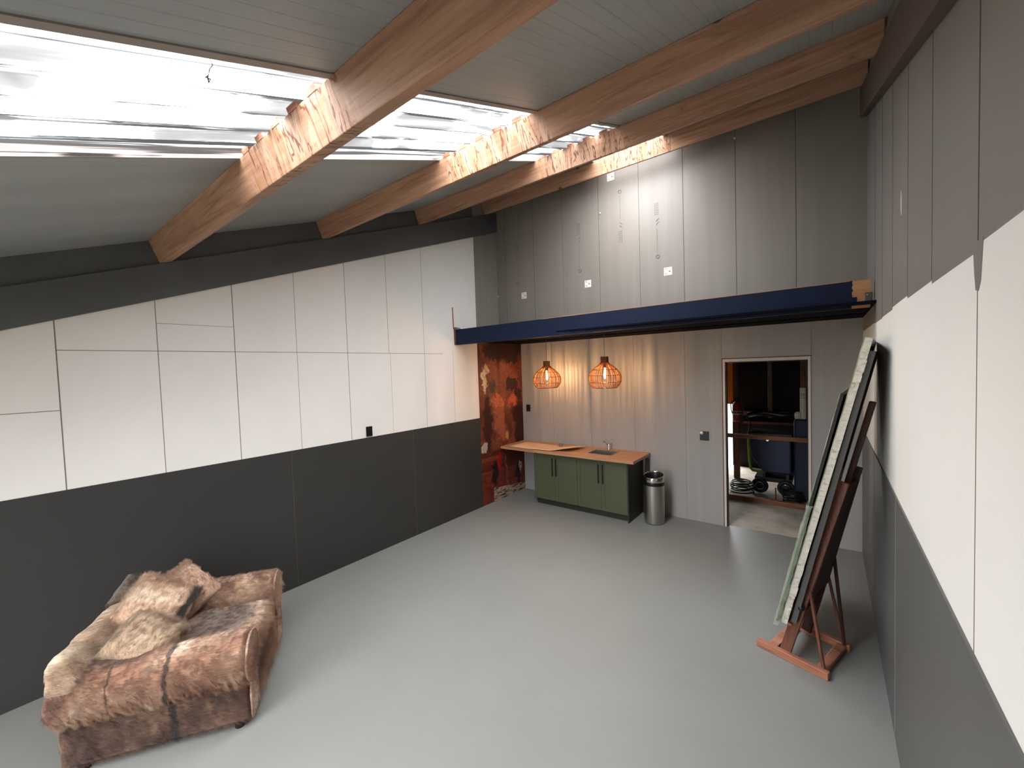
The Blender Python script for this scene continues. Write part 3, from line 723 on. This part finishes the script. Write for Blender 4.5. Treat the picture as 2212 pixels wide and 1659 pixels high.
bm = bmesh.new(); lathe(bm, [(.03, d+.003), (.03, d+.006), (.02, d+.005)], 16); new_obj('drain', bm, 'blackm', root)
root = empty('faucet', (-2.80, 6.10, .929), label='chrome mixer tap standing behind the sink', cat='faucet')
bm = bmesh.new(); lathe(bm, [(.024, 0), (.024, .008), (.018, .015), (.017, .085), (.014, .1)], 20); new_obj('body', bm, 'chrome', root, smooth=True)
bm = bmesh.new(); tube(bm, [(0, 0, .055), (-.03, -.02, .10), (-.052, -.04, .135), (-.068, -.06, .142), (-.075, -.07, .125)], [.011, .011, .010, .010, .010], 10); new_obj('spout', bm, 'chrome', root, smooth=True)
bm = bmesh.new(); tube(bm, [(0, 0, .095), (.02, 0, .118), (.06, -.005, .15)], [.011, .008, .006], 8); new_obj('lever', bm, 'chrome', root, smooth=True)
# cutting card sheet, slightly curled
def sheet(name, pts_fn, nx, ny, mat, th):
    bm = bmesh.new(); g = [[bm.verts.new(pts_fn(i/nx, j/ny)) for j in range(ny+1)] for i in range(nx+1)]
    for i in range(nx):
        for j in range(ny): bm.faces.new((g[i][j], g[i+1][j], g[i+1][j+1], g[i][j+1]))
    o = new_obj(name, bm, mat, smooth=True); s_ = o.modifiers.new('thickness', 'SOLIDIFY'); s_.thickness = th; s_.offset = 1; return o
def cardf(u, v):
    x = -4.42 + 1.15*u + .10*v*u; y = 5.525 + .52*v + .01*math.sin(9*u) + .10*(u**3)*(1-v)
    z = .934 + .05*max(0, u-.72)/.28*(1-.35*v)*1.0 + .008*math.sin(7*u+1)**2*(1-v)
    return (x, y, z)
tag(sheet('card_sheet', cardf, 24, 8, 'paper', .002), 'large brown sheet of card lying curled on the left part of the worktop', 'card')
bm = bmesh.new(); box(bm, (-4.42, 5.545, .930), (-4.1, 5.575, .9335)); tag(new_obj('card_strip', bm, 'pipe', rot=(0, 0, 0)), 'narrow pale strip on the worktop end beside the mural', 'strip')
root = empty('tape_measure', (-3.60, 5.93, .938), R(20), label='small grey block lying on the brown card near the wall', cat='tool')
bm = bmesh.new(); box(bm, (-.03, -.02, 0), (.03, .02, .05)); bevel(new_obj('case', bm, 'seam_soft', root), .006)
bm = bmesh.new(); tube(bm, [(.03, 0, .005), (.09, -.01, .004), (.15, .03, .004), (.2, .03, .004)], .003, 6); new_obj('loose_end', bm, 'seam_soft', root)
# plank behind the bin
bm = bmesh.new(); hexa(bm, [(-2.262, 6.10, 0), (-2.20, 6.10, 0), (-2.20, 6.125, 0), (-2.262, 6.125, 0), (-2.232, 6.155, .84), (-2.172, 6.155, .84), (-2.172, 6.18, .84), (-2.232, 6.18, .84)])
tag(new_obj('plank', bm, 'easel_dark'), 'short dark board leaning on the back wall behind the steel bin', 'board')
# bin
root = empty('waste_bin', (-1.995, 5.83, 0), label='tall round brushed steel bin with an open black top', cat='bin')
bm = bmesh.new(); lathe(bm, [(.132, 0), (.138, .004), (.140, .02), (.145, .56)], 48, capt=False); new_obj('steel_body', bm, 'steel', root, smooth=True)
bm = bmesh.new(); lathe(bm, [(.1445, .555), (.1465, .56), (.1465, .605), (.1445, .61)], 48, capb=False, capt=False); new_obj('black_band', bm, 'black', root, smooth=True)
def ring_slope(bm, prof, n=48, k=.16):
    rings = [[bm.verts.new((r*math.cos(2*math.pi*i/n), r*math.sin(2*math.pi*i/n), z + s_*k*(r*math.sin(2*math.pi*i/n)+.14))) for i in range(n)] for r, z, s_ in prof]
    for a, b in zip(rings, rings[1:]):
        for i in range(n): bm.faces.new((a[i], a[(i+1) % n], b[(i+1) % n], b[i]))
bm = bmesh.new(); ring_slope(bm, [(.145, .605, 0), (.147, .612, 0), (.147, .665, 1), (.144, .672, 1), (.132, .672, 1), (.130, .660, 1)]); new_obj('steel_collar', bm, 'chrome', root, smooth=True)
bm = bmesh.new(); ring_slope(bm, [(.131, .662, 1), (.118, .60, 1), (.11, .45, 0), (.001, .44, 0)]); new_obj('liner', bm, 'black', root, smooth=True)
bm = bmesh.new(); lathe(bm, [(.134, 0.0), (.134, .004)], 32); new_obj('rubber_foot', bm, 'rubber', root)

# ------------------------------------------------------------------ easel
EO = Vector((-.455, 3.705, 0)); eu = Vector((.9557, -.2943, 0)); ev = Vector((.2943, .9557, 0))
root = empty('easel', EO, math.atan2(eu.y, eu.x), label='tall reddish wooden H-frame easel standing by the right wall', cat='easel')
# local: x = front->back, y = near->far, z up
E_ = lambda bm, n, mt='easel': bevel(new_obj(n, bm, mt, root), .004)
W2 = .47
for y in (0.0, W2):
    bm = bmesh.new(); box(bm, (0 if y == 0 else .02, y-.02, .0), (.475 if y == 0 else .47, y+.025, .055)); E_(bm, 'runner', 'easel_h')
bm = bmesh.new(); box(bm, (.07, .025, .012), (.13, W2-.02, .045)); E_(bm, 'crossbar', 'easel_h')
bm = bmesh.new(); box(bm, (.39, .025, .012), (.45, W2-.02, .045)); E_(bm, 'crossbar', 'easel_h')
LN = .237
for y, top in ((.03, 1.42), (W2-.05, 1.5)):
    bm = bmesh.new(); y2 = y + (.09 if y < .2 else -.09)
    bar(bm, (.19, y, .05), (.19+LN*top, y2, top), .072, .026, (0, 1, 0)); E_(bm, 'upright', 'easel' if y < .2 else 'easel_dark')
bm = bmesh.new(); bar(bm, (.19+LN*.42, .235, .42), (.19+LN*1.98-.0, .235, 1.985), .034, .04, (0, 1, 0)); E_(bm, 'mast', 'easel_dark')
bm = bmesh.new(); hexa(bm, [(.20+LN*.52, .06, .52), (.225+LN*.52, .06, .52), (.225+LN*.52, .40, .52), (.20+LN*.52, .40, .52), (.20+LN*1.40, .11, 1.40), (.225+LN*1.40, .11, 1.40), (.225+LN*1.40, .36, 1.40), (.20+LN*1.40, .36, 1.40)]); E_(bm, 'back_board', 'easel_dark')
bm = bmesh.new(); box(bm, (.20, -.005, .40), (.255, W2-.01, .46)); E_(bm, 'crossbar', 'easel')
bm = bmesh.new(); box(bm, (.12, .02, .262), (.235, W2+.0, .285)); E_(bm, 'canvas_ledge', 'easel_h')
for y in (.03, W2-.03):
    bm = bmesh.new(); bar(bm, (.435, y, .05), (.335, y+(.03 if y < .2 else -.02), .62), .02, .02); E_(bm, 'back_strut', 'easel')
bm = bmesh.new(); bar(bm, (.44, W2-.03, .05), (.39, W2-.09, .80), .02, .02); E_(bm, 'back_strut', 'easel_dark')
bm = bmesh.new(); bar(bm, (.33, .05, .50), (.21, .06, .2), .015, .02); E_(bm, 'brace', 'easel')
for (x, y, z) in ((.385, W2-.1, .80), (.30, .012, .44)):
    bm = bmesh.new(); bmesh.ops.create_uvsphere(bm, u_segments=12, v_segments=8, radius=.022); new_obj('knob', bm, 'black', root, loc=(x, y, z), smooth=True)
bm = bmesh.new(); tube(bm, [(.395, W2-.1, .82), (.462, W2-.12, 1.22)], .004, 6); new_obj('metal_rod', bm, 'chrome', root)

# ------------------------------------------------------------------ canvases leaning on the easel
def canvas_mat():
    t = NT('raw_canvas_back'); n = t.noise(t.mapping((1, 1, 1)), 5, 5); t.base(t.ramp(n, [(0.3, s2l((58, 54, 48))), (0.7, s2l((86, 80, 70)))])); t.set(.9, 0, .1); return t.m
def folded():
    t = NT('folded_canvas_edge'); n = t.noise(t.mapping((3, 3, 6)), 5, 6, .7, 1.0)
    t.base(t.ramp(n, [(0.3, s2l((160, 140, 124))), (0.45, s2l((214, 208, 192))), (0.75, s2l((232, 228, 214)))])); t.set(.8, 0, .2); t.bump(n, .8, .02); return t.m
def frontp():
    t = NT('painted_canvas_front'); n = t.noise(t.mapping((1, 1, 1)), 2.5, 5, .6, 1.0)
    t.base(t.ramp(n, [(0.3, s2l((190, 176, 150))), (0.5, s2l((120, 130, 96))), (0.65, s2l((206, 200, 186)))])); t.set(.6, 0, .3); return t.m
M['cback'] = canvas_mat(); M['cfold'] = folded(); M['cfront'] = frontp()
def plastic():
    t = NT('green_tinted_plastic_film'); t.base(s2l((206, 222, 196))); t.set(.12, 0, .6)
    t.b.inputs['Alpha'].default_value = .35; n = t.noise(t.mapping((1, 1, 1)), 22, 5, .7, 2.0); t.bump(n, 1.0, .02); return t.m
M['film'] = plastic()
CY = Vector((.087, .996, 0))                     # along the picture width (away from the camera)
def panel(name, near_bot, near_top, width, th, label, mats, frame=.045, extra=None, hollow=True):
    """stretched picture: near lower and upper corners given; thickness runs towards the room (front)"""
    nb, nt_ = Vector(near_bot), Vector(near_top)
    up = nt_-nb; H = up.length; up.normalize()
    fw = CY.cross(up).normalized()              # points
    if fw.x > 0: fw = -fw                       # front faces the room (-x)
    root = empty(name, nb, 0, label=label, cat='picture canvas')
    P_ = lambda a, b, c: CY*a*1.0 + up*b + fw*c
    def hx(bm, a0, a1, b0, b1, c0, c1): hexa(bm, [P_(a, b, c) for b, a, c in ((b0,a0,c0),(b0,a1,c0),(b0,a1,c1),(b0,a0,c1),(b1,a0,c0),(b1,a1,c0),(b1,a1,c1),(b1,a0,c1))])
    bm = bmesh.new(); hx(bm, 0, width, 0, H, th*.86, th); new_obj('painted_front', bm, mats[0], root)
    bm = bmesh.new()
    hx(bm, 0, .004, 0, H, .0, th*.86); hx(bm, width-.004, width, 0, H, 0, th*.86); hx(bm, 0, width, H-.004, H, 0, th*.86); hx(bm, 0, width, 0, .004, 0, th*.86)
    for k in range(16 if mats[1] == 'cfold' else 0):     # canvas folds over the near side
        z = H*(.02+.97*random.random()); d = .004+.006*random.random(); q = .02+.06*random.random()
        hx(bm, -d*.6, .004, z, min(H, z+q), th*random.uniform(-.1, .2), th*random.uniform(.4, .9))
    new_obj('folded_edge', bm, mats[1], root)
    bm = bmesh.new(); s = frame
    hx(bm, .004, s, .004, H-.004, .002, th*.8); hx(bm, width-s, width-.004, .004, H-.004, .002, th*.8); hx(bm, s, width-s, H-s, H-.004, .002, th*.8); hx(bm, s, width-s, .004, s, .002, th*.8); hx(bm, s, width-s, H*.5-s/2, H*.5+s/2, .002, th*.6)
    new_obj('stretcher_frame', bm, mats[2], root)
    bm = bmesh.new(); hx(bm, s, width-s, s, H-s, th*.7, th*.84); new_obj('raw_back', bm, 'cback', root)
    return root, P_, H
# large white-edged canvas
panel('canvas_picture', (-.252, 3.60, .295), (.230, 3.50, 2.415), 1.04, .045, 'tall pale-edged canvas leaning on the easel, the largest of the stack', ('cfront', 'cfold', 'easel_dark'))
# dark one behind it, seen as a dark strip right of the white edge
panel('canvas_picture', (-.196, 3.62, .31), (.246, 3.53, 2.33), .98, .036, 'dark-edged canvas behind the pale-edged one, right against it', ('cback', 'rafter', 'easel_dark'))
# black framed one in front, its lower half wrapped in film
r3, P3, H3 = panel('canvas_picture', (-.302, 3.60, .300), (.083, 3.51, 2.045), .80, .022, 'narrow black-framed picture in front of the stack, lower half wrapped in plastic', ('cfront', 'blackm', 'blackm'))
bm = bmesh.new(); pts = []
N = 26
for side in (0,):
    rows = []
    for i in range(N+1):
        b = -.03 + H3*.56*i/N; row = []
        for a, c in ((.16, .034), (.05, .032), (-.012, .030), (-.016, .012), (-.012, -.004), (.05, -.006)):
            j = random.uniform(-.004, .004)
            row.append(bm.verts.new(P3(a+j, b+random.uniform(-.006, .006), c+j)))
        rows.append(row)
    for a, b in zip(rows, rows[1:]):
        for k in range(5): bm.faces.new((a[k], a[k+1], b[k+1], b[k]))
new_obj('plastic_wrap', bm, 'film', r3)

# ------------------------------------------------------------------ hide-covered sofa
SO = Vector((-3.664, .788, 0)); SR = R(-33)
sofa = empty('sofa', SO, SR, label='chunky armchair-sized sofa upholstered in tan and brown hide with fur', cat='sofa')
def soft(o, w_=.04, seg=3, sub=1, disp=.012, dscale=.18):
    b = o.modifiers.new('bevel', 'BEVEL'); b.width = w_; b.segments = seg; b.limit_method = 'ANGLE'
    for p_ in o.data.polygons: p_.use_smooth = True
    s_ = o.modifiers.new('sub', 'SUBSURF'); s_.levels = sub; s_.render_levels = sub; s_.subdivision_type = 'SIMPLE'
    return o
tex = bpy.data.textures.new('fur_lumps', 'CLOUDS'); tex.noise_scale = .16; tex.noise_depth = 3
tex2 = bpy.data.textures.new('fur_tufts', 'CLOUDS'); tex2.noise_scale = .03; tex2.noise_depth = 2
def furry(o, vox=.014, d1=.02, d2=.006):
    """remesh into one even skin, then lumps and tufts"""
    r_ = o.modifiers.new('remesh', 'REMESH'); r_.mode = 'VOXEL'; r_.voxel_size = vox; r_.use_smooth_shade = True
    sm = o.modifiers.new('smooth', 'SMOOTH'); sm.factor = .6; sm.iterations = 6
    a = o.modifiers.new('lumps', 'DISPLACE'); a.texture = tex; a.strength = d1; a.mid_level = .5; a.texture_coords = 'LOCAL'
    b = o.modifiers.new('tufts', 'DISPLACE'); b.texture = tex2; b.strength = d2; b.mid_level = .5; b.texture_coords = 'LOCAL'
    return o
def hairs(o, count, length, mat_index=1, kids=12, seed=1):
    ps = o.modifiers.new('hair', 'PARTICLE_SYSTEM').particle_system; st = ps.settings; ps.seed = seed
    st.type = 'HAIR'; st.count = count; st.hair_length = length; st.hair_step = 3; st.emit_from = 'FACE'; st.use_modifier_stack = True
    st.normal_factor = .004; st.tangent_factor = 0.0; st.object_align_factor = (.0, .006, -.004); st.factor_random = .004
    st.child_type = 'INTERPOLATED'; st.rendered_child_count = kids; st.child_percent = 0; st.clump_factor = .12; st.roughness_1 = .006; st.roughness_endpoint = .008
    st.root_radius = .9; st.tip_radius = .15; st.radius_scale = .0007; st.material = mat_index; st.display_percentage = 5
def armprof(sgn):
    """rolled arm outline (x, z), outer side at +x"""
    pts = [(.32, .30), (.43, .30)]
    h = .46 if sgn > 0 else .49
    for a in range(-64, 188, 12): pts.append((.405+.150*math.cos(R(a)), h+.155*math.sin(R(a))))
    pts += [(.30, .38)]
    return [(sgn*x, z) for x, z in pts]
F_ARM_N = fur('hide_near_arm', RED, (('Y', .085, .012, .8), ('Y', -.19, .006, .7)), 1.3)
F_ARM_F = fur('hide_far_arm', TAN, (), 4.1)
F_BASE = fur('hide_base', DRK, (('Y', .085, .02, .85),), 2.2)  # dark reddish hide, with the shade under the arm roll added to its colour
F_BACK = fur('hide_backrest', PALE, (), 5.7)
F_SEAT = fur('hide_seat', TAN, (), 8.3, (-.05, .2, .24))
F_FRONT = fur('hide_front', RED, (('X', -.1, .01, .8), ('X', .28, .008, .8)), 3.3)
for sg, mt, nm, lb in ((1, F_ARM_N, 'armrest', 'near rolled arm with a dark fur stripe'), (-1, F_ARM_F, 'armrest', None)):
    bm = bmesh.new(); prism(bm, armprof(sg), lambda u, v, t: (u, t, v), -.478, .485)
    o = new_obj(nm, bm, mt, sofa); furry(o, .013, .022, .008); hairs(o, 3600, .010, 1, 22, 3 if sg > 0 else 4)
    if lb: o['label'] = lb
    bm = bmesh.new(); box(bm, (min(sg*.33, sg*.462), -.475, .05), (max(sg*.33, sg*.462), .48, .40)); sp_ = new_obj('side_panel', bm, F_BASE, sofa); furry(sp_, .014, .012, .006); hairs(sp_, 1800, .012, 1, 20, 9)
    # flat facing panel with piping at the front end of the arm
    bm = bmesh.new(); pf = [(x*.95+sg*.02, .055+(z-.05)*.97) for x, z in ([(sg*.30, .06), (sg*.465, .06), (sg*.47, .30)] + armprof(sg)[2:])]
    prism(bm, pf, lambda u, v, t: (u, t, v), .495, .512); f_ = new_obj('front_facing', bm, F_FRONT, o); furry(f_, .008, .006, .006)
    bm = bmesh.new(); tube(bm, [(u, .508, v) for u, v in pf], .007, 6, closed=True); new_obj('piping', bm, F_FRONT, o, smooth=True)
bm = bmesh.new(); box(bm, (-.36, -.40, .05), (.36, .44, .36)); o = new_obj('seat_base', bm, F_BASE, sofa); furry(o, .02, .02, .01)
bm = bmesh.new(); box(bm, (-.335, .38, .05), (.335, .49, .23)); box(bm, (-.335, .38, .235), (.335, .50, .365)); o = new_obj('front_panel', bm, F_FRONT, sofa); soft(o, .03); furry(o, .012, .02, .01); hairs(o, 1000, .013, 1, 20, 8)
bm = bmesh.new(); prism(bm, [(-.47, .05), (-.25, .05), (-.22, .45), (-.30, .70), (-.36, .755), (-.44, .755), (-.47, .70)], lambda u, v, t: (t, u, v), -.335, .335)
prism(bm, [(-.478, .52), (-.34, .52), (-.33, .60), (-.37, .74), (-.44, .75), (-.475, .68)], lambda u, v, t: (t, u, v), -.54, .535)
o = new_obj('backrest', bm, F_BACK, sofa); furry(o, .015, .024, .009); hairs(o, 3000, .013, 1, 22, 5)
bm = bmesh.new(); box(bm, (-.33, -.25, .365), (.33, .485, .485)); o = new_obj('seat_cushion', bm, F_SEAT, sofa); soft(o, .03); furry(o, .012, .03, .012); hairs(o, 2200, .014, 1, 22, 6)
for x in (-.42, .42):
    for y in (-.38, .42):
        bm = bmesh.new(); lathe(bm, [(.03, 0), (.035, .06)], 16, x, y); new_obj('foot', bm, 'black', sofa)

def basis(n_, xd, diag):
    n_ = Vector(n_).normalized(); x_ = Vector(xd); x_ = (x_-n_*x_.dot(n_)).normalized(); y_ = n_.cross(x_)
    if diag: x_, y_ = (x_-y_).normalized(), (x_+y_).normalized()
    return Matrix(((x_.x, y_.x, n_.x, 0), (x_.y, y_.y, n_.y, 0), (x_.z, y_.z, n_.z, 0), (0, 0, 0, 1)))
def cushion(name, loc, nrm, xd, diag, sx, sy, sz, mat, label, pinch=.5, seed=1, nh=900):
    bm = bmesh.new(); N = 22
    def pt(u, v, s_):
        # square outline with slightly drawn-in sides; plump in the middle
        x = sx*(u + 0*v); y = sy*v
        k = max(0., (1-abs(u)**2.4))*max(0., (1-abs(v)**2.4))
        drawx = 1 - .10*(1-v*v)*abs(u)**3*(1 if pinch else 0); drawy = 1 - .10*(1-u*u)*abs(v)**3*(1 if pinch else 0)
        return (x*drawx, y*drawy, s_*sz*(k**.42))
    g = {}
    for s_ in (1, -1):
        for i in range(N+1):
            for j in range(N+1):
                u, v = -1+2*i/N, -1+2*j/N
                edge = i in (0, N) or j in (0, N)
                if edge and s_ == -1: g[(s_, i, j)] = g[(1, i, j)]
                else: g[(s_, i, j)] = bm.verts.new(pt(u, v, s_))
    for s_ in (1, -1):
        for i in range(N):
            for j in range(N):
                q = (g[(s_,i,j)], g[(s_,i+1,j)], g[(s_,i+1,j+1)], g[(s_,i,j+1)]); bm.faces.new(q if s_ == 1 else q[::-1])
    o = new_obj(name, bm, mat, smooth=True)
    o.matrix_world = Matrix.Translation(SO) @ Matrix.Rotation(SR, 4, 'Z') @ Matrix.Translation(loc) @ basis(nrm, xd, diag)
    s2 = o.modifiers.new('sub', 'SUBSURF'); s2.levels = 1; s2.render_levels = 1
    a = o.modifiers.new('lumps', 'DISPLACE'); a.texture = tex; a.strength = .03; a.mid_level = .5; a.texture_coords = 'LOCAL'
    b = o.modifiers.new('tufts', 'DISPLACE'); b.texture = tex2; b.strength = .012; b.mid_level = .5; b.texture_coords = 'LOCAL'
    hairs(o, nh, .016, 1, 26, seed)
    tag(o, label, 'cushion', 'hide cushions on the sofa'); return o
F_P1 = fur('hide_pillow_rust', ((146, 104, 82), (178, 134, 110), (200, 162, 136), (216, 184, 160)), (), 12.0)
F_P2 = fur('hide_pillow_striped', ((150, 112, 88), (182, 144, 116), (204, 170, 142), (220, 192, 166)), (('X', .165, .030, .95),), 14.0)
F_P3 = fur('hide_pillow_cream', ((128, 100, 78), (172, 144, 118), (192, 164, 136), (208, 184, 158)), (), 17.0)
F_P4 = fur('hide_pillow_dark', ((90, 70, 56), (150, 124, 98), (190, 166, 136), (220, 204, 176)), (('Y', -.05, .05, .8),), 21.0)
cushion('cushion', (-.285, -.11, .64), (.55, .35, .72), (-.76, -.11, .63), True, .205, .205, .11, F_P1, 'rust tan hide cushion with one corner pointing up beside the far arm', seed=11)
cushion('cushion', (-.01, -.17, .68), (.5, .4, .75), (0, .86, -.5), False, .225, .22, .125, F_P2, 'tan hide cushion with a black fur stripe curving down one side', seed=12)
cushion('cushion', (.265, -.13, .60), (.45, .35, .8), (.1, .86, -.5), False, .185, .175, .12, F_P3, 'cream hide cushion lying against the near arm', seed=13)
cushion('cushion', (-.17, -.375, .775), (.3, .25, .9), (1, 0, 0), False, .15, .09, .045, F_P4, 'dark-tipped shaggy cushion behind the others, just topping the backrest', seed=14, nh=700)

# ------------------------------------------------------------------ shed beyond the door
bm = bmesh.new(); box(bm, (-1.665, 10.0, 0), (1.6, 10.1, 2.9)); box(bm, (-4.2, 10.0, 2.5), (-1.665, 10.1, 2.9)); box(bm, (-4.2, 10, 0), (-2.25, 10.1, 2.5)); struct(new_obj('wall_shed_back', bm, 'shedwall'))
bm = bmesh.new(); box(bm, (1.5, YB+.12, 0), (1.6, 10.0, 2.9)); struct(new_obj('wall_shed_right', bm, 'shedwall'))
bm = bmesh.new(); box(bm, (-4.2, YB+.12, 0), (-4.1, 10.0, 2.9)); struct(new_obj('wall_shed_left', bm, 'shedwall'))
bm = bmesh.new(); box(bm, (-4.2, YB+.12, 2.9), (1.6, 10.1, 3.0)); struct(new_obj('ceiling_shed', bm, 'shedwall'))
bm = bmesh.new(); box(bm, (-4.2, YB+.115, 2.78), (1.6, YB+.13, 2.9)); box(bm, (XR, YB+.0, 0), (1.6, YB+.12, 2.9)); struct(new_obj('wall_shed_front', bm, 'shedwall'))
def tb(name, a, b, mat, label, cat):
    bm = bmesh.new(); box(bm, a, b); o = new_obj(name, bm, mat); bevel(o, .004); tag(o, label, cat); return o
tb('sill_timber', (-1.4, 7.50, 0), (.2, 7.57, .075), 'shedtimber', 'long squared timber lying on the concrete across the shed floor', 'timber')
tb('guard_rail', (-4.1, 7.50, 1.03), (1.5, 7.545, 1.095), 'shedtimber', 'horizontal wooden rail at waist height beyond the doorway', 'rail')
tb('shed_post', (-1.47, 8.9, 0), (-1.37, 9.0, 2.9), 'shedpost', 'upright wooden post behind the fire extinguisher', 'post')
tb('shed_stud', (-.90, 9.0, 1.2), (-.83, 9.06, 2.9), 'palepost', 'pale upright stud hanging down in the middle of the shed', 'stud')
tb('shed_batten', (-1.45, 9.92, 1.12), (.3, 9.99, 1.22), 'shedpost', 'low horizontal reddish batten on the dark rear wall of the shed', 'batten')
tb('shed_batten', (-1.45, 9.92, .95), (.3, 9.99, 1.0), 'shedpost', 'lower thin horizontal batten on the dark rear wall, partly behind the blue tank', 'batten')
tb('shed_upright', (-.36, 8.2, 1.8), (-.24, 8.26, 2.9), 'shedpost', 'brown upright board above the pale roll at the right of the doorway', 'board')
bm = bmesh.new(); lathe(bm, [(.045, 0), (.045, .5)], 20); o = new_obj('pale_roll', bm, 'pipe', loc=(-.315, 8.0, 1.33), smooth=False); tag(o, 'upright pale roll standing at the right side beyond the doorway', 'roll')
bm = bmesh.new()
for z in (.34, .37, .40): tube(bm, [(.0465*math.cos(a*math.pi/8), .0465*math.sin(a*math.pi/8), z) for a in range(16)], .003, 4, closed=True)
new_obj('tie_wire', bm, 'black', o)
bm = bmesh.new(); box(bm, (-.44, 7.9, .0), (.2, 8.6, 1.33)); 
o = new_obj('covered_stack', bm, 'bluegrey'); bevel(o, .05, 3); tag(o, 'dark blue covered stack behind the right door jamb', 'covered stack')
bm = bmesh.new(); lathe(bm, [(.05, 0), (.055, .08), (.03, .11)], 16); o = new_obj('jar', bm, 'pipe', loc=(-.38, 7.99, 1.33), smooth=True); tag(o, 'small dull jar on the blue covered stack', 'jar')
# fire extinguisher on the post
root = empty('fire_extinguisher', (-1.39, 8.8285, 1.13), label='red fire extinguisher hanging at the left inside the doorway', cat='fire extinguisher')
bm = bmesh.new(); lathe(bm, [(.06, 0), (.07, .01), (.072, .30), (.055, .36), (.02, .385), (.02, .40)], 24); new_obj('cylinder', bm, 'red', root, smooth=True)
bm = bmesh.new(); lathe(bm, [(.0728, .13), (.0728, .16)], 24, capb=False, capt=False); lathe(bm, [(.0728, .19), (.0728, .205)], 24, capb=False, capt=False); tag(new_obj('printed_band', bm, 'pipe', root), 'pale printed bands')
bm = bmesh.new(); box(bm, (-.02, -.02, .39), (.02, .02, .43)); box(bm, (-.02, -.07, .43), (.015, .03, .445)); new_obj('valve_handle', bm, 'black', root)
bm = bmesh.new(); tube(bm, [(-.02, 0, .41), (-.075, -.02, .40), (-.10, -.03, .33), (-.095, -.03, .24), (-.078, -.02, .15)], .009, 8); new_obj('hose', bm, 'rubber', root)
# blue tank cart with lime green frame
root = empty('tank_cart', (-.72, 8.35, 0), label='dark blue hopper tank with a lime green handle frame on wheels behind the rail', cat='cart')
bm = bmesh.new(); prism(bm, [(-.36, 1.00), (-.34, .62), (-.16, .36), (.24, .36), (.24, 1.00)], lambda u, v, t: (u, t, v), -.25, .25); bevel(new_obj('tank', bm, 'blue', root), .03, 3)
bm = bmesh.new(); box(bm, (-.37, -.26, .99), (.25, .26, 1.05)); bevel(new_obj('tank_lid', bm, 'black', root), .015)
bm = bmesh.new(); tube(bm, [(-.39, -.2, 1.02), (-.375, -.2, .55), (-.36, -.2, .40), (-.33, -.2, .37), (-.14, -.2, .36)], .022, 10); tag(new_obj('green_frame', bm, 'lime', root, smooth=True), 'lime green tube frame')
bm = bmesh.new(); tube(bm, [(-.385, -.2, 1.02), (-.36, -.2, 1.22), (-.43, -.2, 1.33), (-.30, -.2, 1.36), (-.05, -.2, 1.34)], .012, 8); new_obj('push_handle', bm, 'sage_dark', root, smooth=True)
bm = bmesh.new(); tube(bm, [(-.42, .0, 1.32), (-.2, .0, 1.37), (.1, 0, 1.33), (.3, 0, 1.35)], .045, 8); new_obj('rolled_cover', bm, 'black', root, smooth=True)
for x in (-.22, .16):
    bm = bmesh.new()
    tube(bm, [(x+.10*math.cos(a*math.pi/12), -.24, .13+.10*math.sin(a*math.pi/12)) for a in range(24)], .03, 8, closed=True)
    prism(bm, [(x+.085*math.cos(a*math.pi/12), .13+.085*math.sin(a*math.pi/12)) for a in range(24)], lambda u, v, t: (u, t, v), -.25, -.23)
    w1 = new_obj('wheel', bm, 'rubber', root, smooth=True)
    bm = bmesh.new(); tube(bm, [(x+.062*math.cos(a*math.pi/12), -.262, .13+.062*math.sin(a*math.pi/12)) for a in range(24)], .006, 6, closed=True); new_obj('rim', bm, 'chrome', w1, smooth=True)
bm = bmesh.new(); box(bm, (-.3, -.2, .2), (.24, .2, .27)); box(bm, (-.18, -.22, .25), (-.14, .2, .38)); box(bm, (.16, -.22, .25), (.2, .2, .38)); new_obj('chassis', bm, 'black', root)
bm = bmesh.new(); lathe(bm, [(.02, 0), (.02, .012)], 12); new_obj('latch', bm, 'chrome', root, loc=(-.10, -.252, .93), rot=(R(90), 0, 0))
def coil(x, y, rx, ry, loops, r_, label, z0=.0):
    bm = bmesh.new(); pts = []
    for k in range(loops*24):
        a = 2*math.pi*k/24; q = 1+.08*math.sin(a*.37+k*.01)
        pts.append((x+rx*q*math.cos(a), y+ry*q*math.sin(a), z0+r_+.0016*k*r_/.012+.006*math.sin(a*1.7)))
    tube(bm, pts, r_, 6); o = new_obj('hose_coil', bm, 'rubber', smooth=True); tag(o, label, 'hose'); return o
coil(-1.19, 7.98, .17, .22, 5, .012, 'black hose coiled on the concrete at the left beyond the doorway')
coil(-.46, 7.74, .12, .10, 6, .010, 'small dark cable coil on the concrete right of the thin peg')
tb('peg', (-.68, 7.66, 0), (-.66, 7.68, .24), 'easel_dark', 'thin dark peg standing behind the floor timber', 'peg')
bm = bmesh.new(); box(bm, (-1.9, 9.985, 1.35), (-1.58, 9.998, 2.62)); o = new_obj('sunlit_edge_strip', bm, 'orange'); tag(o, 'orange strip standing in for a sunlit post edge at the left of the doorway', 'sunlit_edge')  # orange colour puts in the sunlight on a wooden post edge
